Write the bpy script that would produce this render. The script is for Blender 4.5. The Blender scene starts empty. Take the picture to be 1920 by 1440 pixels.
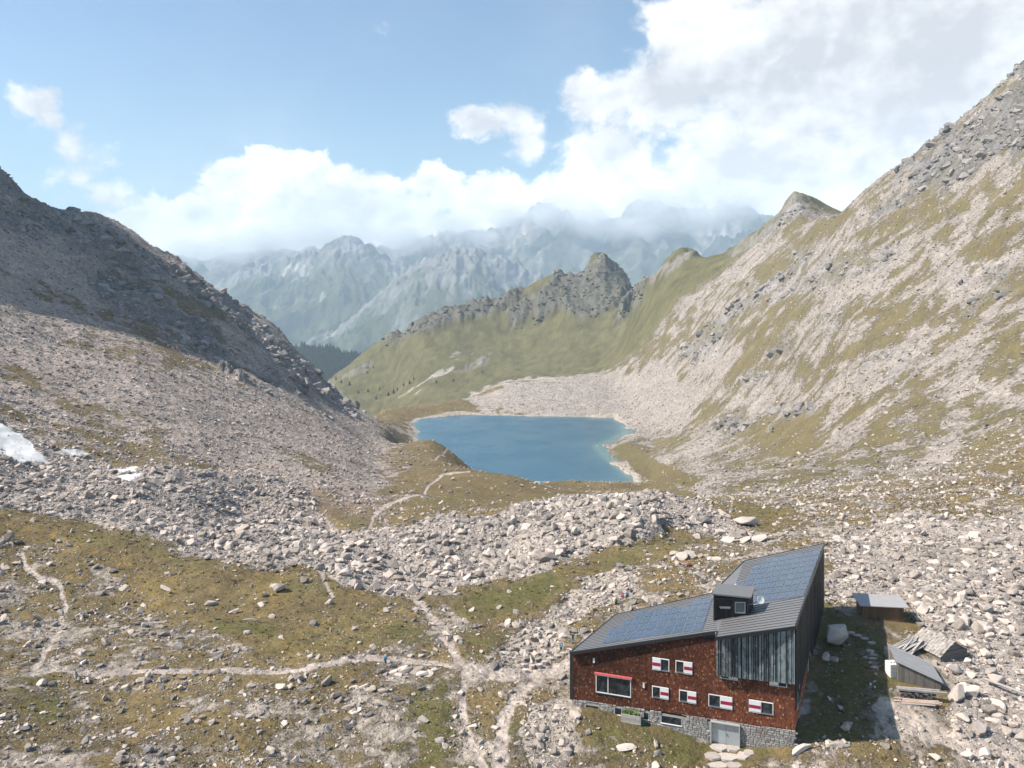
import bpy, bmesh, math, random
import numpy as np
from mathutils import Vector, Matrix

# ------------------------------------------------------------------ camera
F = 1450.0          # focal length in photo pixels (1920 wide)
HY = 540.0          # photo row of the horizon
CAMZ = 60.0         # camera height; the hut's ground is close to z = 0
S = bpy.context.scene
C = S.collection
cam_d = bpy.data.cameras.new('camera'); cam = bpy.data.objects.new('camera', cam_d)
C.objects.link(cam); S.camera = cam
cam.location = (0, 0, CAMZ); cam.rotation_euler = (math.radians(90), 0, 0)
cam_d.sensor_width = 36.0; cam_d.lens = 36.0 * F / 1920.0
cam_d.shift_y = -(720.0 - HY) / 1920.0
cam_d.clip_start = 1.0; cam_d.clip_end = 60000.0
S.render.resolution_x = 1024; S.render.resolution_y = 768

# ------------------------------------------------------------------ light
SUN_EL, SUN_AZ = 47.0, 7.0      # elevation; degrees from due left towards the camera
W = bpy.data.worlds.new('World'); S.world = W; W.use_nodes = True
S.view_settings.view_transform = 'Standard'; S.view_settings.look = 'None'
S.view_settings.gamma = 1.0; S.view_settings.exposure = 0.58
S.view_settings.use_curve_mapping = False
S.cycles.max_bounces = 6; S.cycles.diffuse_bounces = 1; S.cycles.glossy_bounces = 2
S.cycles.transmission_bounces = 4; S.cycles.volume_bounces = 4; W.cycles.sampling_method = 'NONE'
S.cycles.use_adaptive_sampling = True; S.cycles.adaptive_threshold = 0.03
S.cycles.transparent_max_bounces = 8
S.cycles.use_denoising = True
S.cycles.sample_clamp_indirect = 4.0
tosun = Vector((-math.cos(math.radians(SUN_AZ)) * math.cos(math.radians(SUN_EL)),
                -math.sin(math.radians(SUN_AZ)) * math.cos(math.radians(SUN_EL)),
                math.sin(math.radians(SUN_EL))))
sl = bpy.data.lights.new('sun', 'SUN'); sl.energy = 5.0; sl.angle = math.radians(0.53); sl.color = (1.0, 0.93, 0.83)
sun = bpy.data.objects.new('sun', sl); C.objects.link(sun)
sun.rotation_euler = (-tosun).to_track_quat('-Z', 'Y').to_euler()

def N(nt, typ, loc=None, **kw):
    n = nt.nodes.new(typ)
    for k, v in kw.items():
        if k.startswith('i_'):
            key = k[2:]
            n.inputs[int(key) if key.isdigit() else key].default_value = v
        else:
            setattr(n, k, v)
    return n
def mth(nt, op, a, b=None, c=None, clamp=False):
    n = nt.nodes.new('ShaderNodeMath'); n.operation = op; n.use_clamp = clamp
    for i, x in enumerate((a, b, c)):
        if x is None: continue
        if isinstance(x, (int, float)): n.inputs[i].default_value = x
        else: nt.links.new(x, n.inputs[i])
    return n.outputs[0]
def mixc(nt, f, a, b, blend='MIX'):
    n = nt.nodes.new('ShaderNodeMix'); n.data_type = 'RGBA'; n.blend_type = blend
    for i, x in ((0, f), (6, a), (7, b)):
        if isinstance(x, (int, float)): n.inputs[i].default_value = x
        elif isinstance(x, tuple): n.inputs[i].default_value = (*x[:3], 1)
        else: nt.links.new(x, n.inputs[i])
    return n.outputs[2]
def maprange(nt, x, a, b, c=0.0, d=1.0, smooth=True):
    n = nt.nodes.new('ShaderNodeMapRange'); n.interpolation_type = 'SMOOTHSTEP' if smooth else 'LINEAR'
    nt.links.new(x, n.inputs[0])
    for i, v in enumerate((a, b, c, d)): n.inputs[1 + i].default_value = v
    return n.outputs[0]
def noise(nt, vec, scale, detail=4, rough=0.55, dist=0.0):
    n = nt.nodes.new('ShaderNodeTexNoise'); n.inputs['Scale'].default_value = scale
    n.inputs['Detail'].default_value = detail; n.inputs['Roughness'].default_value = rough
    n.inputs['Distortion'].default_value = dist
    if vec is not None: nt.links.new(vec, n.inputs['Vector'])
    return n.outputs[0]

def build_world():
    nt = W.node_tree; nt.nodes.clear()
    out = N(nt, 'ShaderNodeOutputWorld'); bg = N(nt, 'ShaderNodeBackground')
    sky = N(nt, 'ShaderNodeTexSky'); sky.sky_type = 'NISHITA'; sky.sun_disc = False
    sky.sun_elevation = math.radians(SUN_EL)
    sky.sun_rotation = math.atan2(tosun.x, tosun.y)
    sky.altitude = 300; sky.air_density = 1.0; sky.dust_density = 0.8; sky.ozone_density = 1.6
    tc = N(nt, 'ShaderNodeTexCoord'); sep = N(nt, 'ShaderNodeSeparateXYZ')
    nt.links.new(tc.outputs['Generated'], sep.inputs[0])
    x, y, z = sep.outputs
    nt.links.new(tc.outputs['Generated'], sky.inputs[0]) if sky.inputs else None
    # azimuth (0 = straight ahead) and elevation of the looked-at direction
    az = mth(nt, 'ARCTAN2', x, y); el = mth(nt, 'ARCSINE', z)
    vec = tc.outputs['Generated']
    # ragged edges: warp the direction by noise
    mp = N(nt, 'ShaderNodeMapping'); mp.inputs['Scale'].default_value = (1, 1, 1.25)
    nt.links.new(vec, mp.inputs[0]); v = mp.outputs[0]
    nz = nt.nodes.new('ShaderNodeTexNoise'); nz.inputs['Scale'].default_value = 7.0
    nz.inputs['Detail'].default_value = 9; nz.inputs['Roughness'].default_value = 0.60
    nt.links.new(v, nz.inputs['Vector'])
    wsep = N(nt, 'ShaderNodeSeparateXYZ'); nt.links.new(nz.outputs['Color'], wsep.inputs[0])
    azw = mth(nt, 'MULTIPLY_ADD', mth(nt, 'SUBTRACT', wsep.outputs[0], 0.5), 0.085, az)
    elw = mth(nt, 'MULTIPLY_ADD', mth(nt, 'SUBTRACT', wsep.outputs[1], 0.5), 0.085, el)
    def ang(px, py):
        a = math.atan((px - 960) / F); e = math.atan((HY - py) / F * math.cos(a)); return a, e
    # cumulus bank and towers: (photo column, row, half width, half height in photo pixels)
    heaps = CLOUD_HEAPS
    def heap_field(lst, azw, elw):
      acc = None
      for (px, py, rx, ry, w) in lst:
        a, e = ang(px, py); ca = math.cos(a)
        dx = mth(nt, 'MULTIPLY', mth(nt, 'SUBTRACT', azw, a), F / (rx * ca * ca))
        dy = mth(nt, 'MULTIPLY', mth(nt, 'SUBTRACT', elw, e), F / (ry * ca))
        r = mth(nt, 'SQRT', mth(nt, 'ADD', mth(nt, 'MULTIPLY', dx, dx), mth(nt, 'MULTIPLY', dy, dy)))
        m = mth(nt, 'MULTIPLY', mth(nt, 'SUBTRACT', 1.0, r), w)
        acc = m if acc is None else mth(nt, 'SMOOTH_MAX', acc, m, 0.10)
      return acc
    acc = heap_field(heaps, azw, elw); wisp = heap_field(CLOUD_WISPS, azw, elw)
    # the same kind of broken cumulus all round the rest of the sky
    cov = noise(nt, v, 2.2, 7, 0.55)
    cov = mth(nt, 'SUBTRACT', cov, 0.13)
    away = maprange(nt, mth(nt, 'ABSOLUTE', az), 0.72, 1.05)
    generic = mth(nt, 'MULTIPLY_ADD', cov, 2.6, -1.42)
    generic = mth(nt, 'ADD', mth(nt, 'MULTIPLY', generic, away), mth(nt, 'MULTIPLY_ADD', away, 2.0, -2.0))
    up = maprange(nt, el, 0.40, 0.62)
    generic2 = mth(nt, 'ADD', mth(nt, 'MULTIPLY', mth(nt, 'MULTIPLY_ADD', cov, 2.6, -1.42), up), mth(nt, 'MULTIPLY_ADD', up, 2.0, -2.0))
    acc = mth(nt, 'MAXIMUM', acc, mth(nt, 'MAXIMUM', generic, generic2))
    fine = noise(nt, v, 30.0, 9, 0.66)
    vb = nt.nodes.new('ShaderNodeTexVoronoi'); vb.feature = 'SMOOTH_F1'; vb.inputs['Scale'].default_value = 21.0; vb.inputs['Detail'].default_value = 4.0
    vb.inputs['Roughness'].default_value = 0.55; vb.inputs['Smoothness'].default_value = 0.6
    wv = N(nt, 'ShaderNodeVectorMath', operation='MULTIPLY_ADD'); nt.links.new(nz.outputs['Color'], wv.inputs[0]); wv.inputs[1].default_value = (0.10, 0.10, 0.10); nt.links.new(v, wv.inputs[2])
    nt.links.new(wv.outputs[0], vb.inputs['Vector'])  # tone raised evenly so the shaded wall carries bounced light in its colour
    billow = mth(nt, 'SUBTRACT', 0.42, vb.outputs['Distance'])
    dens = mth(nt, 'MULTIPLY_ADD', mth(nt, 'SUBTRACT', fine, 0.5), 0.50, mth(nt, 'ADD', mth(nt, 'MULTIPLY_ADD', billow, 0.55, acc), 0.17))
    softn = maprange(nt, az, -0.05, 0.12)
    alpha = maprange(nt, mth(nt, 'DIVIDE', mth(nt, 'ADD', dens, 0.03), mth(nt, 'MULTIPLY_ADD', softn, 0.26, 0.26)), 0.0, 1.0)
    wd = mth(nt, 'ADD', wisp, mth(nt, 'ADD', mth(nt, 'MULTIPLY', mth(nt, 'SUBTRACT', fine, 0.5), 1.1), mth(nt, 'MULTIPLY', billow, 0.5)))
    alpha = mth(nt, 'MAXIMUM', alpha, mth(nt, 'MULTIPLY', maprange(nt, wd, -0.22, 0.34), 0.97))
    # soft self-shading of the cloud: thicker and lower parts are greyer
    big = noise(nt, v, 5.0, 6, 0.55)
    off = N(nt, 'ShaderNodeVectorMath', operation='ADD'); nt.links.new(v, off.inputs[0]); off.inputs[1].default_value = (-0.012, 0, 0.012)
    b1 = noise(nt, v, 13.0, 7, 0.55); b2 = noise(nt, off.outputs[0], 13.0, 7, 0.55)
    relief = mth(nt, 'SUBTRACT', b1, b2)
    shade = mth(nt, 'ADD', mth(nt, 'MULTIPLY_ADD', billow, 0.6, mth(nt, 'MULTIPLY_ADD', relief, 1.4, 0.66)), mth(nt, 'MULTIPLY', mth(nt, 'SUBTRACT', big, 0.5), 2.2))
    shade = mth(nt, 'SUBTRACT', mth(nt, 'ADD', shade, 0.10), mth(nt, 'MULTIPLY', maprange(nt, dens, 0.45, 1.3), 0.30), clamp=True)
    cl = mixc(nt, shade, (0.54, 0.54, 0.56), (1.06, 1.05, 1.035))
    bright = N(nt, 'ShaderNodeVectorMath', operation='SCALE'); nt.links.new(cl, bright.inputs[0]); nt.links.new(maprange(nt, el, 0.06, 0.26, 1.42, 0.95), bright.inputs['Scale']); cl = bright.outputs[0]
    skyc = N(nt, 'ShaderNodeVectorMath', operation='SCALE'); nt.links.new(sky.outputs[0], skyc.inputs[0]); skyc.inputs['Scale'].default_value = SKY_STRENGTH
    veil = noise(nt, v, 3.0, 5, 0.5)
    thin = mth(nt, 'MULTIPLY', maprange(nt, veil, 0.45, 0.75), 0.10)
    # moist air between the clouds brightens the blue
    skym = mixc(nt, 1.0, skyc.outputs[0], (0.93, 1.03, 1.02), 'MULTIPLY')
    col = mixc(nt, mth(nt, 'MAXIMUM', alpha, thin), skym, cl)
    nt.links.new(col, bg.inputs[0]); bg.inputs[1].default_value = 1.0
    nt.links.new(bg.outputs[0], out.inputs[0])
SKY_STRENGTH = 0.108
CLOUD_HEAPS = [
    # bank over the far range
    (255, 440, 80, 75, 1), (310, 430, 110, 85, 1), (390, 390, 90, 80, 1), (420, 335, 70, 55, 1.1), (490, 325, 75, 60, 1.1), (470, 300, 45, 32, 1), (540, 370, 130, 95, 1.1),
    (590, 325, 75, 50, 1.1), (650, 375, 110, 85, 1.1), (690, 345, 70, 50, 1), (760, 400, 110, 75, 1), (800, 335, 48, 48, 1.1), (830, 365, 60, 55, 1),
    (900, 385, 110, 70, 1), (560, 440, 320, 70, 1.2), (960, 370, 100, 60, 1), (330, 480, 180, 60, 1.2), (760, 440, 200, 60, 1.1),
    # large cloud over the right slope
    (1090, 175, 60, 60, 0.9), (1140, 200, 100, 85, 1), (1150, 300, 150, 120, 1.1), (1260, 170, 150, 150, 1.2), (1300, 50, 150, 120, 1.2), (1500, 120, 360, 250, 1.6),
    (1450, 330, 320, 160, 1.4), (1750, 90, 360, 260, 1.6), (2000, 0, 320, 270, 1.5), (1250, 390, 220, 100, 1.2), (1080, 370, 120, 80, 1.1), (1700, 250, 280, 180, 1.4),
]
CLOUD_WISPS = [
    (60, 195, 60, 40, 1), (95, 188, 62, 44, 1.1), (105, 225, 58, 55, 1), (128, 275, 66, 70, 0.8), (160, 330, 80, 80, 0.62), (200, 385, 90, 80, 0.7), (235, 430, 90, 60, 0.9),
    (880, 225, 52, 28, 1), (915, 245, 62, 36, 1.1), (955, 228, 56, 48, 0.9), (985, 275, 46, 54, 1), (708, 55, 22, 18, 0.2),
]
build_world()

# ------------------------------------------------------------------ helpers
def P(px, py, d):
    return Vector(((px - 960) / F * d, d, CAMZ + (HY - py) / F * d))
def tag(o, label=None, cat=None, group=None, kind=None):
    if label: o['label'] = label
    if cat: o['category'] = cat
    if group: o['group'] = group
    if kind: o['kind'] = kind
    return o
def mesh_obj(name, verts, faces, mat=None, parent=None, smooth=False):
    me = bpy.data.meshes.new(name); me.from_pydata([tuple(v) for v in verts], [], faces); me.update()
    if mat: me.materials.append(mat)
    if smooth:
        for p in me.polygons: p.use_smooth = True
    o = bpy.data.objects.new(name, me); C.objects.link(o)
    if parent: o.parent = parent
    return o
def empty(name, loc=(0, 0, 0)):
    o = bpy.data.objects.new(name, None); C.objects.link(o); o.location = loc; o.empty_display_size = 0.5
    return o
def np_mesh(name, V, Fq):
    me = bpy.data.meshes.new(name)
    n, m, k = len(V), len(Fq), Fq.shape[1]
    me.vertices.add(n); me.vertices.foreach_set('co', V.astype(np.float32).ravel())
    me.loops.add(m * k); me.loops.foreach_set('vertex_index', Fq.astype(np.int32).ravel())
    me.polygons.add(m); me.polygons.foreach_set('loop_start', (np.arange(m) * k).astype(np.int32))
    me.update(calc_edges=True)
    return me
def color_attr(me, name, arr):
    a = me.attributes.new(name, 'FLOAT_COLOR', 'POINT')
    full = np.ones((len(arr), 4), np.float32); full[:, :arr.shape[1]] = arr
    a.data.foreach_set('color', full.ravel())

# vectorised gradient noise
def _hash(ix, iy, seed):
    h = (ix.astype(np.int64) * 374761393 + iy.astype(np.int64) * 668265263 + seed * 974711) & 0xffffffff
    h = ((h ^ (h >> 13)) * 1274126177) & 0xffffffff
    return (h ^ (h >> 16)) & 0xffff
def gnoise(x, y, seed=0):
    ix = np.floor(x); iy = np.floor(y); fx = x - ix; fy = y - iy
    ux = fx * fx * fx * (fx * (fx * 6 - 15) + 10); uy = fy * fy * fy * (fy * (fy * 6 - 15) + 10)
    def g(dx, dy):
        a = _hash(ix + dx, iy + dy, seed) * (2 * math.pi / 65536.0)
        return np.cos(a) * (fx - dx) + np.sin(a) * (fy - dy)
    a = g(0, 0); b = g(1, 0); c = g(0, 1); d = g(1, 1)
    return ((a + (b - a) * ux) * (1 - uy) + (c + (d - c) * ux) * uy) * 1.5
def fbm(x, y, octv, seed=0, gain=0.5, ridged=False):
    t = np.zeros_like(x); a = 1.0; s = 0.0
    for i in range(octv):
        n = gnoise(x, y, seed + i * 17)
        if ridged: n = 1 - 2 * np.abs(n)
        t += a * n; s += a; a *= gain; x = x * 2.03 + 11.7; y = y * 2.03 - 5.3
    return t / s
def sstep(a, b, x):
    t = np.clip((x - a) / (b - a), 0, 1); return t * t * (3 - 2 * t)
def pchip(xk, yk, x):
    xk = np.asarray(xk, float); yk = np.asarray(yk, float); h = np.diff(xk); dl = np.diff(yk) / h
    m = np.zeros_like(yk); m[0] = dl[0]; m[-1] = dl[-1]
    for i in range(1, len(xk) - 1):
        if dl[i - 1] * dl[i] > 0:
            w1 = 2 * h[i] + h[i - 1]; w2 = h[i] + 2 * h[i - 1]
            m[i] = (w1 + w2) / (w1 / dl[i - 1] + w2 / dl[i])
    k = np.clip(np.searchsorted(xk, x) - 1, 0, len(xk) - 2)
    t = (x - xk[k]) / h[k]; t2 = t * t; t3 = t2 * t
    r = (2 * t3 - 3 * t2 + 1) * yk[k] + (t3 - 2 * t2 + t) * h[k] * m[k] + (-2 * t3 + 3 * t2) * yk[k + 1] + (t3 - t2) * h[k] * m[k + 1]
    return r
def in_poly(px, py, poly):
    ins = np.zeros(px.shape, bool); n = len(poly)
    for i in range(n):
        x1, y1 = poly[i]; x2, y2 = poly[(i + 1) % n]
        if y1 == y2: continue
        c = ((y1 > py) != (y2 > py)) & (px < (x2 - x1) * (py - y1) / (y2 - y1) + x1)
        ins ^= c
    return ins
def poly_sd(px, py, poly):
    """signed distance, positive inside"""
    d2 = np.full(px.shape, 1e18); n = len(poly)
    for i in range(n):
        x1, y1 = poly[i]; x2, y2 = poly[(i + 1) % n]
        ex, ey = x2 - x1, y2 - y1
        t = np.clip(((px - x1) * ex + (py - y1) * ey) / (ex * ex + ey * ey + 1e-9), 0, 1)
        d2 = np.minimum(d2, (px - x1 - t * ex) ** 2 + (py - y1 - t * ey) ** 2)
    d = np.sqrt(d2)
    return np.where(in_poly(px, py, poly), d, -d)
def line_d(px, py, line):
    d2 = np.full(px.shape, 1e18)
    for i in range(len(line) - 1):
        x1, y1 = line[i]; x2, y2 = line[i + 1]; ex, ey = x2 - x1, y2 - y1
        t = np.clip(((px - x1) * ex + (py - y1) * ey) / (ex * ex + ey * ey + 1e-9), 0, 1)
        d2 = np.minimum(d2, (px - x1 - t * ex) ** 2 + (py - y1 - t * ey) ** 2)
    return np.sqrt(d2)

# ------------------------------------------------------------------ materials
def new_mat(name):
    m = bpy.data.materials.new(name); m.use_nodes = True
    nt = m.node_tree; nt.nodes.clear()
    out = N(nt, 'ShaderNodeOutputMaterial'); b = N(nt, 'ShaderNodeBsdfPrincipled')
    nt.links.new(b.outputs[0], out.inputs[0])
    return m, nt, b
def simple_mat(name, col, rough=0.7, metal=0.0, var=0.12, scale=3.0, bump=0.0, stretch=None, spec=0.3, emis=None):
    """plain procedural material: base colour with noise variation, per-object tint and optional bump"""
    m, nt, b = new_mat(name)
    tc = N(nt, 'ShaderNodeTexCoord'); vec = tc.outputs['Object']
    if stretch:
        mp = N(nt, 'ShaderNodeMapping'); mp.inputs['Scale'].default_value = stretch; nt.links.new(vec, mp.inputs[0]); vec = mp.outputs[0]
    n = noise(nt, vec, scale, 5, 0.6)
    oi = N(nt, 'ShaderNodeObjectInfo')
    f = mth(nt, 'ADD', mth(nt, 'MULTIPLY', mth(nt, 'SUBTRACT', n, 0.5), 2.4 * var), mth(nt, 'MULTIPLY', mth(nt, 'SUBTRACT', oi.outputs['Random'], 0.5), var))
    f = mth(nt, 'ADD', f, 1.0)
    c = N(nt, 'ShaderNodeVectorMath', operation='SCALE'); c.inputs[0].default_value = col; nt.links.new(f, c.inputs['Scale'])
    nt.links.new(c.outputs[0], b.inputs['Base Color'])
    b.inputs['Roughness'].default_value = rough; b.inputs['Metallic'].default_value = metal
    b.inputs['Specular IOR Level'].default_value = spec
    if bump:
        bp = N(nt, 'ShaderNodeBump'); bp.inputs['Strength'].default_value = bump; bp.inputs['Distance'].default_value = 0.05
        nt.links.new(n, bp.inputs['Height']); nt.links.new(bp.outputs[0], b.inputs['Normal'])
    return m
# ------------------------------------------------------------------ terrain
# profiles along sight lines: photo column -> [(distance m, photo row)], near to far
LAKE_Z = CAMZ - 180.0
COLS = {
 -700: [(40, 2400), (80, 1440), (140, 1000), (200, 800), (300, 470), (450, -300), (550, -600), (640, -560)],  # unseen peak left of view; this and next profile raised to shadow the slope
 -300: [(40, 2500), (85, 1440), (130, 1100), (165, 950), (185, 900), (205, 880), (240, 800), (330, 600), (430, 330), (540, 0), (640, -120)],
 0:    [(40, 2570), (90, 1440), (115, 1275), (140, 1150), (165, 1045), (195, 948), (215, 940), (240, 900), (290, 800), (345, 700), (410, 600), (480, 500), (560, 400), (640, 322)],
 160:  [(40, 2620), (91, 1440), (118, 1272), (140, 1165), (165, 1068), (190, 986), (220, 950), (250, 900), (315, 800), (390, 700), (485, 600), (600, 490), (720, 398)],
 320:  [(40, 2660), (93, 1440), (120, 1265), (145, 1150), (180, 1032), (205, 1000), (235, 950), (270, 900), (350, 800), (450, 700), (590, 600), (760, 483)],
 480:  [(40, 2690), (94, 1440), (121, 1255), (145, 1150), (172, 1066), (195, 1040), (245, 975), (315, 900), (420, 800), (560, 700), (740, 625), (830, 592)],
 640:  [(40, 2700), (96, 1440), (122, 1250), (145, 1160), (165, 1095), (185, 1062), (205, 1030), (280, 960), (360, 900), (450, 850), (580, 800), (760, 765), (900, 746), (1000, 790), (1300, 950), (1700, 840), (2000, 725), (2150, 697), (2300, 740)],
 720:  [(40, 2710), (96, 1440), (123, 1250), (145, 1165), (162, 1112), (192, 1050), (235, 1000), (305, 950), (400, 900), (540, 850), (700, 820), (850, 800), (1050, 785), (1250, 768), (1330, 780), (1600, 850), (1800, 775), (1950, 730), (2100, 665), (2180, 640), (2330, 700)],
 800:  [(40, 2720), (97, 1440), (123, 1255), (145, 1165), (161, 1112), (190, 1052), (235, 992), (280, 958), (335, 928), (400, 900), (480, 868), (560, 843), (620, 828), (720, 915), (900, 832), (1052, 788), (1130, 766), (1200, 757), (1280, 770), (1500, 810), (1700, 755), (1850, 700), (2000, 640), (2080, 602), (2200, 640)],
 960:  [(40, 2720), (97, 1440), (123, 1250), (145, 1155), (165, 1095), (190, 1045), (225, 985), (250, 955), (290, 958), (340, 934), (400, 914), (470, 891), (560, 925), (715, 916), (900, 832), (1097, 778), (1180, 748), (1300, 716), (1420, 728), (1550, 735), (1750, 700), (1950, 640), (2060, 590), (2130, 558), (2260, 610)],
 1040: [(40, 2715), (98, 1440), (110, 1330), (130, 1220), (150, 1130), (170, 1075), (195, 1020), (225, 978), (248, 952), (290, 957), (340, 938), (420, 918), (520, 906), (620, 915), (715, 912), (900, 832), (1092, 780), (1190, 742), (1310, 712), (1430, 722), (1600, 715), (1800, 665), (1960, 600), (2060, 540), (2120, 520), (2260, 580)],
 1075: [(40, 2712), (98, 1440), (109, 1333), (131, 1212), (152, 1122), (169, 1078), (190, 1030), (215, 990), (247, 946), (300, 950), (350, 940), (440, 917), (550, 906), (640, 912), (718, 908), (900, 832), (1084, 782), (1195, 741), (1320, 710), (1440, 718), (1620, 705), (1820, 645), (1980, 570), (2090, 533), (2250, 590)],
 1120: [(40, 2710), (98, 1440), (109, 1331), (133, 1200), (155, 1110), (168, 1080), (185, 1040), (205, 1002), (245, 941), (320, 943), (450, 918), (600, 907), (720, 906), (900, 832), (1074, 783), (1200, 740), (1330, 706), (1450, 712), (1650, 690), (1850, 620), (2000, 540), (2080, 490), (2250, 570)],
 1160: [(40, 2710), (98, 1440), (108, 1341), (133, 1200), (155, 1108), (178, 1052), (203, 1000), (232, 955), (250, 941), (325, 940), (450, 920), (600, 908), (722, 905), (900, 834), (1040, 790), (1120, 762), (1200, 735), (1310, 690), (1450, 668), (1650, 655), (1850, 600), (2000, 550), (2080, 522), (2250, 590)],
 1200: [(40, 2710), (98, 1440), (107, 1352), (133, 1200), (155, 1105), (178, 1050), (203, 1000), (232, 955), (255, 940), (330, 936), (450, 921), (600, 909), (725, 903), (770, 876), (850, 844), (950, 810), (1000, 794), (1050, 770), (1120, 740), (1200, 700), (1290, 660), (1450, 600), (1550, 565), (1610, 549), (1760, 580), (1900, 600), (2060, 572), (2250, 640)],
 1280: [(40, 2700), (98, 1447), (105.2, 1376), (130, 1205), (155, 1100), (178, 1050), (205, 1000), (240, 958), (300, 935), (420, 913), (560, 888), (700, 860), (800, 830), (880, 800), (960, 760), (1030, 720), (1150, 650), (1230, 602), (1300, 562), (1380, 520), (1440, 490), (1500, 467), (1650, 540)],
 1360: [(40, 2700), (98, 1456), (103.4, 1399), (130, 1195), (150, 1105), (175, 1050), (203, 1000), (245, 950), (320, 920), (450, 890), (600, 860), (690, 828), (770, 788), (840, 740), (890, 700), (970, 640), (1050, 590), (1150, 545), (1260, 512), (1400, 481), (1550, 540)],
 1440: [(40, 2700), (97.5, 1447), (101.8, 1401), (109, 1318), (130, 1185), (150, 1102), (172, 1050), (200, 1000), (235, 958), (300, 918), (400, 886), (480, 868), (540, 850), (600, 820), (660, 780), (710, 740), (760, 700), (820, 650), (880, 600), (960, 545), (1060, 498), (1200, 450), (1350, 424), (1500, 480)],
 1500: [(40, 2700), (97, 1444), (100.8, 1399), (109, 1305), (130, 1178), (150, 1100), (170, 1050), (196, 1000), (232, 955), (290, 915), (370, 880), (440, 862), (500, 830), (560, 790), (610, 745), (680, 680), (760, 610), (860, 540), (980, 475), (1120, 420), (1300, 371), (1450, 430)],
 1550: [(40, 2700), (96.5, 1442), (101, 1395), (110, 1302), (129, 1188), (143, 1125), (160, 1075), (182, 1022), (215, 967), (260, 928), (320, 895), (390, 868), (450, 835), (510, 785), (570, 725), (650, 640), (740, 560), (850, 480), (950, 418), (1030, 400), (1150, 410), (1300, 392), (1450, 450)],
 1600: [(40, 2700), (96, 1440), (101, 1392), (111, 1300), (127, 1200), (137, 1150), (150, 1100), (168, 1050), (192, 1000), (230, 950), (270, 918), (320, 888), (370, 860), (425, 820), (470, 780), (540, 700), (620, 600), (680, 540), (790, 450), (900, 376), (1050, 428), (1250, 412), (1400, 450)],
 1760: [(40, 2700), (97, 1440), (113, 1300), (128, 1200), (150, 1098), (188, 1000), (225, 948), (275, 898), (325, 850), (370, 800), (440, 700), (510, 600), (555, 540), (680, 400), (780, 305), (840, 253), (1000, 300)],
 1920: [(40, 2690), (98, 1440), (114, 1300), (129, 1200), (150, 1095), (180, 1000), (210, 948), (245, 900), (310, 800), (370, 700), (425, 600), (460, 540), (550, 400), (660, 240), (760, 115), (900, 160)],
 2200: [(40, 2600), (98, 1420), (125, 1180), (165, 990), (210, 890), (255, 800), (345, 600), (445, 400), (560, 190), (700, -50), (850, 0)],
 2600: [(40, 2500), (98, 1380), (130, 1120), (190, 880), (300, 560), (430, 280), (600, -110), (720, -300), (850, -280)],
}
V0, V1, NV = math.log(55.0), math.log(2500.0), 980
ug = np.concatenate([np.linspace(-1.12, -0.72, 61)[:-1], np.linspace(-0.72, 0.72, 901), np.linspace(0.72, 1.12, 61)[1:]])   # finer where the view goes
NU = len(ug); U0, U1 = ug[0], ug[-1]; uix = np.arange(NU, dtype=float); du = np.gradient(ug)
cu = np.array([(p - 960) / F for p in sorted(COLS)])
vg = np.linspace(V0, V1, NV)
prof = []
for p in sorted(COLS):
    k = list(COLS[p]); d, r = k[-1]; z = (HY - r) / F * d
    while d < 2600:
        d2 = d * 1.18; z -= 0.55 * (d2 - d) if d > 500 else 0; z = max(z, -420.0); d = d2
        k.append((d, HY - z / d * F))
    prof.append(pchip([math.log(a) for a, b in k], [(HY - b) / F for a, b in k], vg))
prof = np.array(prof)                                   # columns x NV
SG = np.empty((NV, NU))
for j in range(NV):
    SG[j] = pchip(cu, prof[:, j], ug)
UU, VV = np.meshgrid(ug, vg)
D = np.exp(VV); X = UU * D; Y = D; Z = SG * D           # relative to the camera
PXg = 960 + UU * F
PYs = HY - SG * F                                        # photo row of the smooth terrain

# --- the lake basin
LAKE_IMG = [(768, 797), (790, 785), (870, 777), (1000, 781), (1090, 782), (1150, 783), (1168, 795), (1170, 810), (1150, 823), (1126, 832),
            (1118, 838), (1130, 852), (1150, 870), (1175, 890), (1191, 904), (1100, 905), (1000, 905), (900, 890), (830, 860), (790, 835), (776, 815), (786, 809)]
lk = [((x - 960) / F * (180 * F / (y - HY)), 180 * F / (y - HY)) for x, y in LAKE_IMG]
box = (X > -260) & (X < 300) & (Y > 520) & (Y < 1300)
sd = np.full(X.shape, -1e3)
wob = fbm(X[box] / 30, Y[box] / 30, 4, 91) * 7.0
sd[box] = poly_sd(X[box], Y[box], lk) + wob
shore = np.where(sd > 0, -180.0 - 0.22 * sd, -180.0 + 0.16 * np.clip(-sd, 0, 60))
Z = np.where(sd > 0, np.minimum(Z, shore), Z)
Z = np.where((sd <= 0) & (sd > -60), np.maximum(Z, np.minimum(shore, -180 + 6)), Z)

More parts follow.
